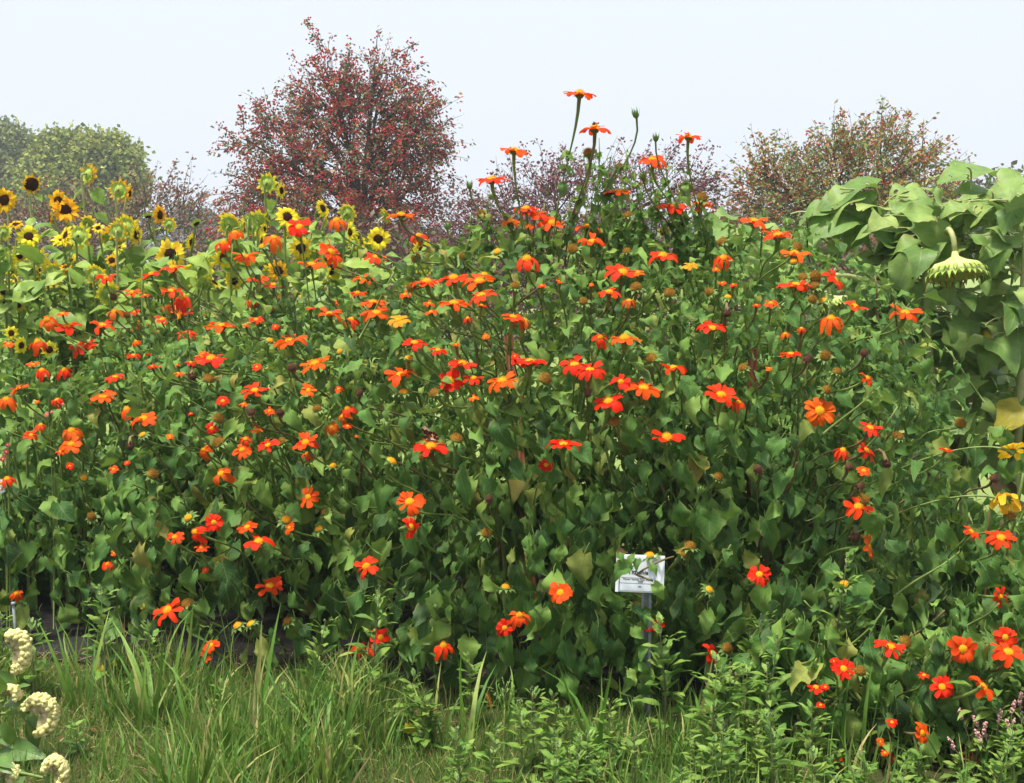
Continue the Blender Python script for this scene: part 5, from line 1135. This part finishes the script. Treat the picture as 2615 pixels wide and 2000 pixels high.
pb = PB(); boxv(pb, (0, 0, 0), (W, .004, H)); pl = put('plate', pb.mesh('plate', M_white, False), root, Ms, None, b)
Mi = Matrix.Identity(4)
pb = PB(); boxv(pb, (-.006, -.0032, .0), (W * .84, .0016, H * .92)); put('card', pb.mesh('card', M_card, False), pl)
pb = PB()
for sx in (-1, 1): boxv(pb, (sx * W * .5, -.004, 0), (.009, .010, H * 1.0))
put('flange', pb.mesh('flange', M_white, False), pl)
pb = PB()
for (x, z, w_, h_) in ((-.006, -.0135, W * .74, .0006), (-.006, -.030, W * .84, .0006), (-.006 - W * .40, 0, .0006, H * .9), (-.006 + W * .38, 0, .0006, H * .9)):
    boxv(pb, (x, -.0044, z), (w_, .0006, h_))
put('printed_lines', pb.mesh('printed_lines', M_grey, False), pl)
def lettering(body, size, x, z, mat, bold=0):
    cu = bpy.data.curves.new('lettering', 'FONT'); cu.body = body; cu.size = size; cu.align_x = 'CENTER'; cu.align_y = 'CENTER'; cu.extrude = .0003; cu.offset = bold; cu.materials.append(mat)
    tmp = bpy.data.objects.new('tmp', cu); COL.objects.link(tmp); dg = bpy.context.evaluated_depsgraph_get(); me = bpy.data.meshes.new_from_object(tmp.evaluated_get(dg)); bpy.data.objects.remove(tmp); bpy.data.curves.remove(cu); me.name = 'lettering'
    o = bpy.data.objects.new('lettering', me); COL.objects.link(o); o.parent = pl; o.matrix_basis = Matrix.Translation((x, -.0046, z)) @ Matrix.Rotation(math.pi / 2, 4, 'X')
lettering('Tithonia', .019, -.006, .004, M_ink, .0004)
lettering('Flower Variety Trial, AB 12', .0082, -.006, -.018, M_grey)
lettering('2008', .0082, .002, -.0245, M_grey)
lettering('Tithonia', .007, -.03, .034, M_grey); lettering('2008', .005, 0, -.040, M_grey)
pb = PB(); zt = c.z - H * .46
for (dx, dy, wx, wy) in ((0, .007, .017, .0025), (-.0085, .0, .0025, .012), (.0085, .0, .0025, .012), (-.012, -.005, .007, .0022), (.012, -.005, .007, .0022)): boxv(pb, (b.x + dx, b.y + dy, zt / 2 - .05), (wx, wy, zt + .1))
put('post', pb.mesh('post', M_metal, False), root, None, None, b)
for (u, v, tu, tv, L, wv) in ((700, 640, 140, 1000, .085, .6), (1370, 1150, 1730, 1560, .10, .8), (930, 500, 900, 740, .055, .7), (1300, 650, 1460, 900, .05, .7), (800, 380, 640, 620, .05, .7), (420, 330, 560, 560, .05, .7), (850, 1750, 1080, 2080, .05, .7), (1200, 1950, 980, 2250, .05, .7), (820, 2350, 1020, 2700, .05, .7), (1150, 2900, 940, 3200, .05, .6), (1000, 3300, 1200, 3600, .05, .6), (700, 3500, 960, 3850, .05, .6)):
    q = lambda u, v, Y: P(1540 + u / 10.5, 1380 + v / 10.5, Y)
    B = q(u, v, 4.26); Tt = q(tu, tv, 4.23); put('leaf', random.choice(ME_TORCH), BUSH['right']['root'], frame(B, Tt - B, CAMB * wv + Vector((0, 0, .6)), (Tt - B).length * 1.05), None, BUSH['right']['o'])
for k in range(9):
    B = P(1642 + R(-14, 14), 1545 + k * 34 + R(-10, 10), 4.27); a = R(-.9, .9); put('leaf', random.choice(ME_TORCH), BUSH['right']['root'], frame(B, Vector((a, -.1, -1)), CAMB + Vector((R(-.5, .5), 0, .3)), R(.05, .085)), None, BUSH['right']['o'])
pb = PB(); q = lambda u, v, Y: P(1540 + u / 10.5, 1380 + v / 10.5, Y)
tube(pb, bez(q(1890, 440, 4.32), q(1550, 520, 4.27), q(1150, 700, 4.26), q(880, 940, 4.27), 8) + bez(q(900, 940, 4.27), q(1000, 950, 4.26), q(1200, 1050, 4.25), q(1330, 1085, 4.26), 6)[1:], .0035, 5); put('stem', pb.mesh('stem', M_bstalk), BUSH['right']['root'], None, None, BUSH['right']['o'])

def wood_mat():
    b_ = NB('red_wood'); wv = b_.n('TexWave'); wv.inputs['Scale'].default_value = 18; wv.inputs['Distortion'].default_value = 6; wv.inputs['Detail'].default_value = 3; b_.l(b_.pos(), wv.inputs['Vector'])
    return b_.finish(b_.ramp(wv.outputs['Fac'], [(0, (.20, .065, .03)), (1, (.34, .13, .065))]), .75, .2, 0, None, bump=wv.outputs['Fac'], bstr=.4, bdist=.003)
M_wood = wood_mat()
for (top, foot, wd, lab) in ((P(1297, 843, 5.3), None, .036, 'red brown wooden stake leaning through the middle of the tallest bushes'), (P(1922, 890, 5.35), None, .032, 'shorter red brown wooden stake in the right bush, its flat top above the leaves')):
    foot = Vector((P(1376, 1860, 5.0).x, 5.05, 0)) if top.x < .3 else Vector((top.x + .01, 5.35, 0))
    root = thing('wooden_stake', foot, lab, 'stake', 'wooden support stakes'); d = top - foot; M = frame(foot, d, Vector((0, -1, .1)))
    pb = PB(); Lg = d.length; boxv(pb, (0, Lg / 2 - .1, 0), (wd, Lg + .2, wd * .8), M); put('post', pb.mesh('post', M_wood, False), root, None, None, foot)
    pb = PB(); boxv(pb, (0, Lg * .86, 0), (wd + .006, .006, wd * .8 + .006), M); tube(pb, bez(M @ Vector((wd / 2, Lg * .86, 0)), M @ Vector((.12, Lg * .85, -.05)), M @ Vector((.2, Lg * .84, .1)), M @ Vector((.32, Lg * .86, .15)), 6), .002, 4); put('twine', pb.mesh('twine', M_straw), root, None, None, foot)
p = P(34, 1545, 4.95); b = Vector((p.x + .004, 4.95, 0)); root = thing('metal_rod', b, 'thin grey metal rod at the left edge under the low bush', 'rod'); pb = PB(); tube(pb, [b - Vector((0, 0, .1)), b + Vector((0, 0, .15)), p], .0055, 8); put('rod', pb.mesh('rod', M_metal), root, None, None, b)
pb = PB(); lathe(pb, [(.001, .012), (.008, .010), (.009, .002), (.0056, 0)], 10, Matrix.Translation(p)); put('cap', pb.mesh('cap', M_metal), root, None, None, b)

# ------------------------------------------------------------------ insects
def butterfly_mat():
    b_ = NB('butterfly_wing'); uvn = b_.n('UVMap'); v = b_.n('TexVoronoi'); v.inputs['Scale'].default_value = 6.5; b_.l(uvn.outputs[0], v.inputs['Vector'])
    return b_.finish(b_.ramp(v.outputs['Color'], [(0, (.06, .025, .015)), (.38, (.30, .08, .03)), (.5, (.62, .36, .22)), (.62, (.75, .62, .48)), (.8, (.10, .04, .02))], 'CONSTANT'), .7, .1, .2)
M_wing = butterfly_mat(); M_bug = plain('insect_body', (.02, .014, .01), (.10, .06, .025), 300.0, .6, .3); M_amber = plain('bee_band', (.40, .20, .03), (.6, .34, .06), 200.0, .7, .2)
fb = min(FSPOT, key=lambda q: (q[0] - P(1100, 1142, q[0].y)).length)
k = pxm(fb[0].y); c = fb[0] + CAMU * .016 + Vector((.0, .012, 0)); root = thing('butterfly', c, 'brown and cream patterned butterfly with raised wings on a red orange flower', 'butterfly')
for sgn in (1, -1):
    for nm, outl in (('forewing', [(-.004, 0), (-.020, .022), (-.026, .046), (-.020, .050), (-.004, .036), (.004, .012)]), ('hindwing', [(0, .002), (-.006, .030), (.006, .034), (.020, .022), (.026, .008), (.014, .0)])):
        M = Matrix.Rotation(math.radians(14 * sgn), 4, 'X'); pb = PB(); n_ = len(outl); Vv = [M @ Vector((x, d_, z)) for d_ in (-.0004, .0004) for x, z in outl]; uv = [(x * 18 + .5, z * 18) for _ in (0, 1) for x, z in outl]
        T = [(0, i, i + 1) for i in range(1, n_ - 1)] + [(n_, n_ + i + 1, n_ + i) for i in range(1, n_ - 1)]
        for i in range(n_): j = (i + 1) % n_; T += [(i, j, j + n_), (i, j + n_, i + n_)]
        pb.add(Vv, T, uv); put(nm, pb.mesh(nm, M_wing, False), root)
pb = PB(); tube(pb, [Vector((.020, 0, -.002)), Vector((.01, 0, .003)), Vector((-.004, 0, .004)), Vector((-.010, 0, .003)), Vector((-.014, 0, .002))], [.001, .0026, .0034, .0024, .001], 8); put('body', pb.mesh('body', M_bug), root)
pb = PB()
for sgn in (1, -1): tube(pb, [Vector((-.013, 0, .003)), Vector((-.020, .004 * sgn, .010)), Vector((-.026, .006 * sgn, .013))], .0004, 4)
put('antennae', pb.mesh('antennae', M_bug), root)
for (x, y, lab) in ((1519, 316, 'dark bee on top of the second highest orange flower'), (261, 1001, 'dark bee on a red orange flower in the left bush')):
    fb = min(FSPOT, key=lambda q: (q[0] - P(x, y + 12, q[0].y)).length); c = P(x, y, fb[0].y - .003); root = thing('bee', c, lab, 'bee', 'bees on flowers')
    pb = PB(); lathe(pb, [(.0003, -.011), (.0038, -.007), (.005, -.002), (.004, .002), (.001, .004)], 10, Matrix.Rotation(math.radians(80), 4, 'Y')); put('abdomen', pb.mesh('abdomen', M_bug), root)
    pb = PB(); lathe(pb, [(.001, .002), (.0045, .004), (.005, .007), (.002, .011)], 10, Matrix.Rotation(math.radians(80), 4, 'Y')); put('thorax', pb.mesh('thorax', M_amber), root)
    pb = PB(); lathe(pb, [(.0005, .010), (.003, .012), (.003, .014), (.0005, .016)], 8, Matrix.Rotation(math.radians(80), 4, 'Y')); put('head', pb.mesh('head', M_bug), root)
    pb = PB()
    for sg in (1, -1): pb.add([(.004, .001 * sg, .004), (-.004, .007 * sg, .007), (-.009, .006 * sg, .006), (-.006, .002 * sg, .005)], [(0, 1, 2), (0, 2, 3)])
    put('wings', pb.mesh('wings', M_metal), root)

# ------------------------------------------------------------------ pink and white flowers at the left edge, yellow dead leaves
for (lst, lab, colr) in (([(295, 520, 40), (330, 505, 26), (400, 455, 22)], 'small pink flower plant showing through the leaves below a drooping orange flower', (.72, .22, .26, 1)),
                         ([(18, 805, 46), (40, 760, 40), (48, 715, 34)], 'crimson pink flower plant at the left edge among the dark leaves', (.42, .05, .10, 1)), ([(4, 960, 60), (12, 1000, 56)], 'white flower at the left edge behind an orange one', (.80, .80, .84, 1))):
    p0 = P(*px(4, lst[0][0], lst[0][1]), 5.22); Yz = hit(*px(4, lst[0][0], lst[0][1]))[1].y - .06; p0 = P(*px(4, lst[0][0], lst[0][1]), Yz); b = Vector((p0.x, Yz, 0)); root = thing('zinnia', b, lab, 'flower', 'small flowers at the left edge')
    for (u, v, d) in lst:
        c = P(*px(4, u, v), Yz + R(-.02, .02)); n = Vector((R(-.2, .3), -.8, R(.2, .6))); o = bpy.data.objects.new('flower_head', None); COL.objects.link(o); o.parent = root; Mf = frame_z(c, n, d / 2.4966 * pxm(Yz) / 2, R(0, 6)); o.matrix_basis = Matrix.Translation(-b) @ Mf
        put('petal_ring', random.choice(ME_RING['flat']), o, None, colr); put('disc', ME_DISC[0], o); pb = PB(); tube(pb, bez(b, b + Vector((0, .05, c.z * .5)), c - Vector(n) * .06, c - Vector(n) * .004, 6), .0022, 5); put('stem', pb.mesh('stem', M_stalk), root, None, None, b)
ME_YD = [pmesh('fallen_leaf', p, M_yleaf) for p in (TORCH[1], TORCH[5])]
for (r, u, v, L, lab) in ((8, 430, 1180, .05, 'bright yellow dead leaf hanging upright above the grass'), (7, 1205, 1135, .022, 'small yellow leaf lying in the lower left lawn'), (7, 645, 785, .034, 'curled yellow leaf at the foot of the tall left weed'), (7, 730, 750, .028, 'narrow yellow leaf right of the curled one at the tall left weed'), (7, 910, 385, .028, 'yellowing leaf caught in the dark lower left bush')):
    Yl = 4.08 if r == 8 else (4.2 if v > 1000 else 4.6 if v > 600 else 4.85); c = P(*px(r, u, v), Yl); o = put('fallen_leaf', random.choice(ME_YD), None, frame(c + CAMU * L * .5, Vector((R(-.2, .2), 0, -1)), CAMB + Vector((R(-.4, .4), 0, .3)), L * 1.1)); tag(o, lab, 'leaf', 'yellow dead leaves')

# ------------------------------------------------------------------ air
hz = NB('haze'); pv = hz.n('VolumePrincipled'); pv.inputs['Color'].default_value = (.90, .94, 1, 1); pv.inputs['Density'].default_value = HAZE; pv.inputs['Anisotropy'].default_value = .2
hz.t.links.new(pv.outputs[0], hz.o.inputs['Volume'])
pb = PB(); boxv(pb, (0, 0, 7.5), (500, 500, 17)); hb = put('haze', pb.mesh('haze', hz.m, False)); hb['kind'] = 'stuff'
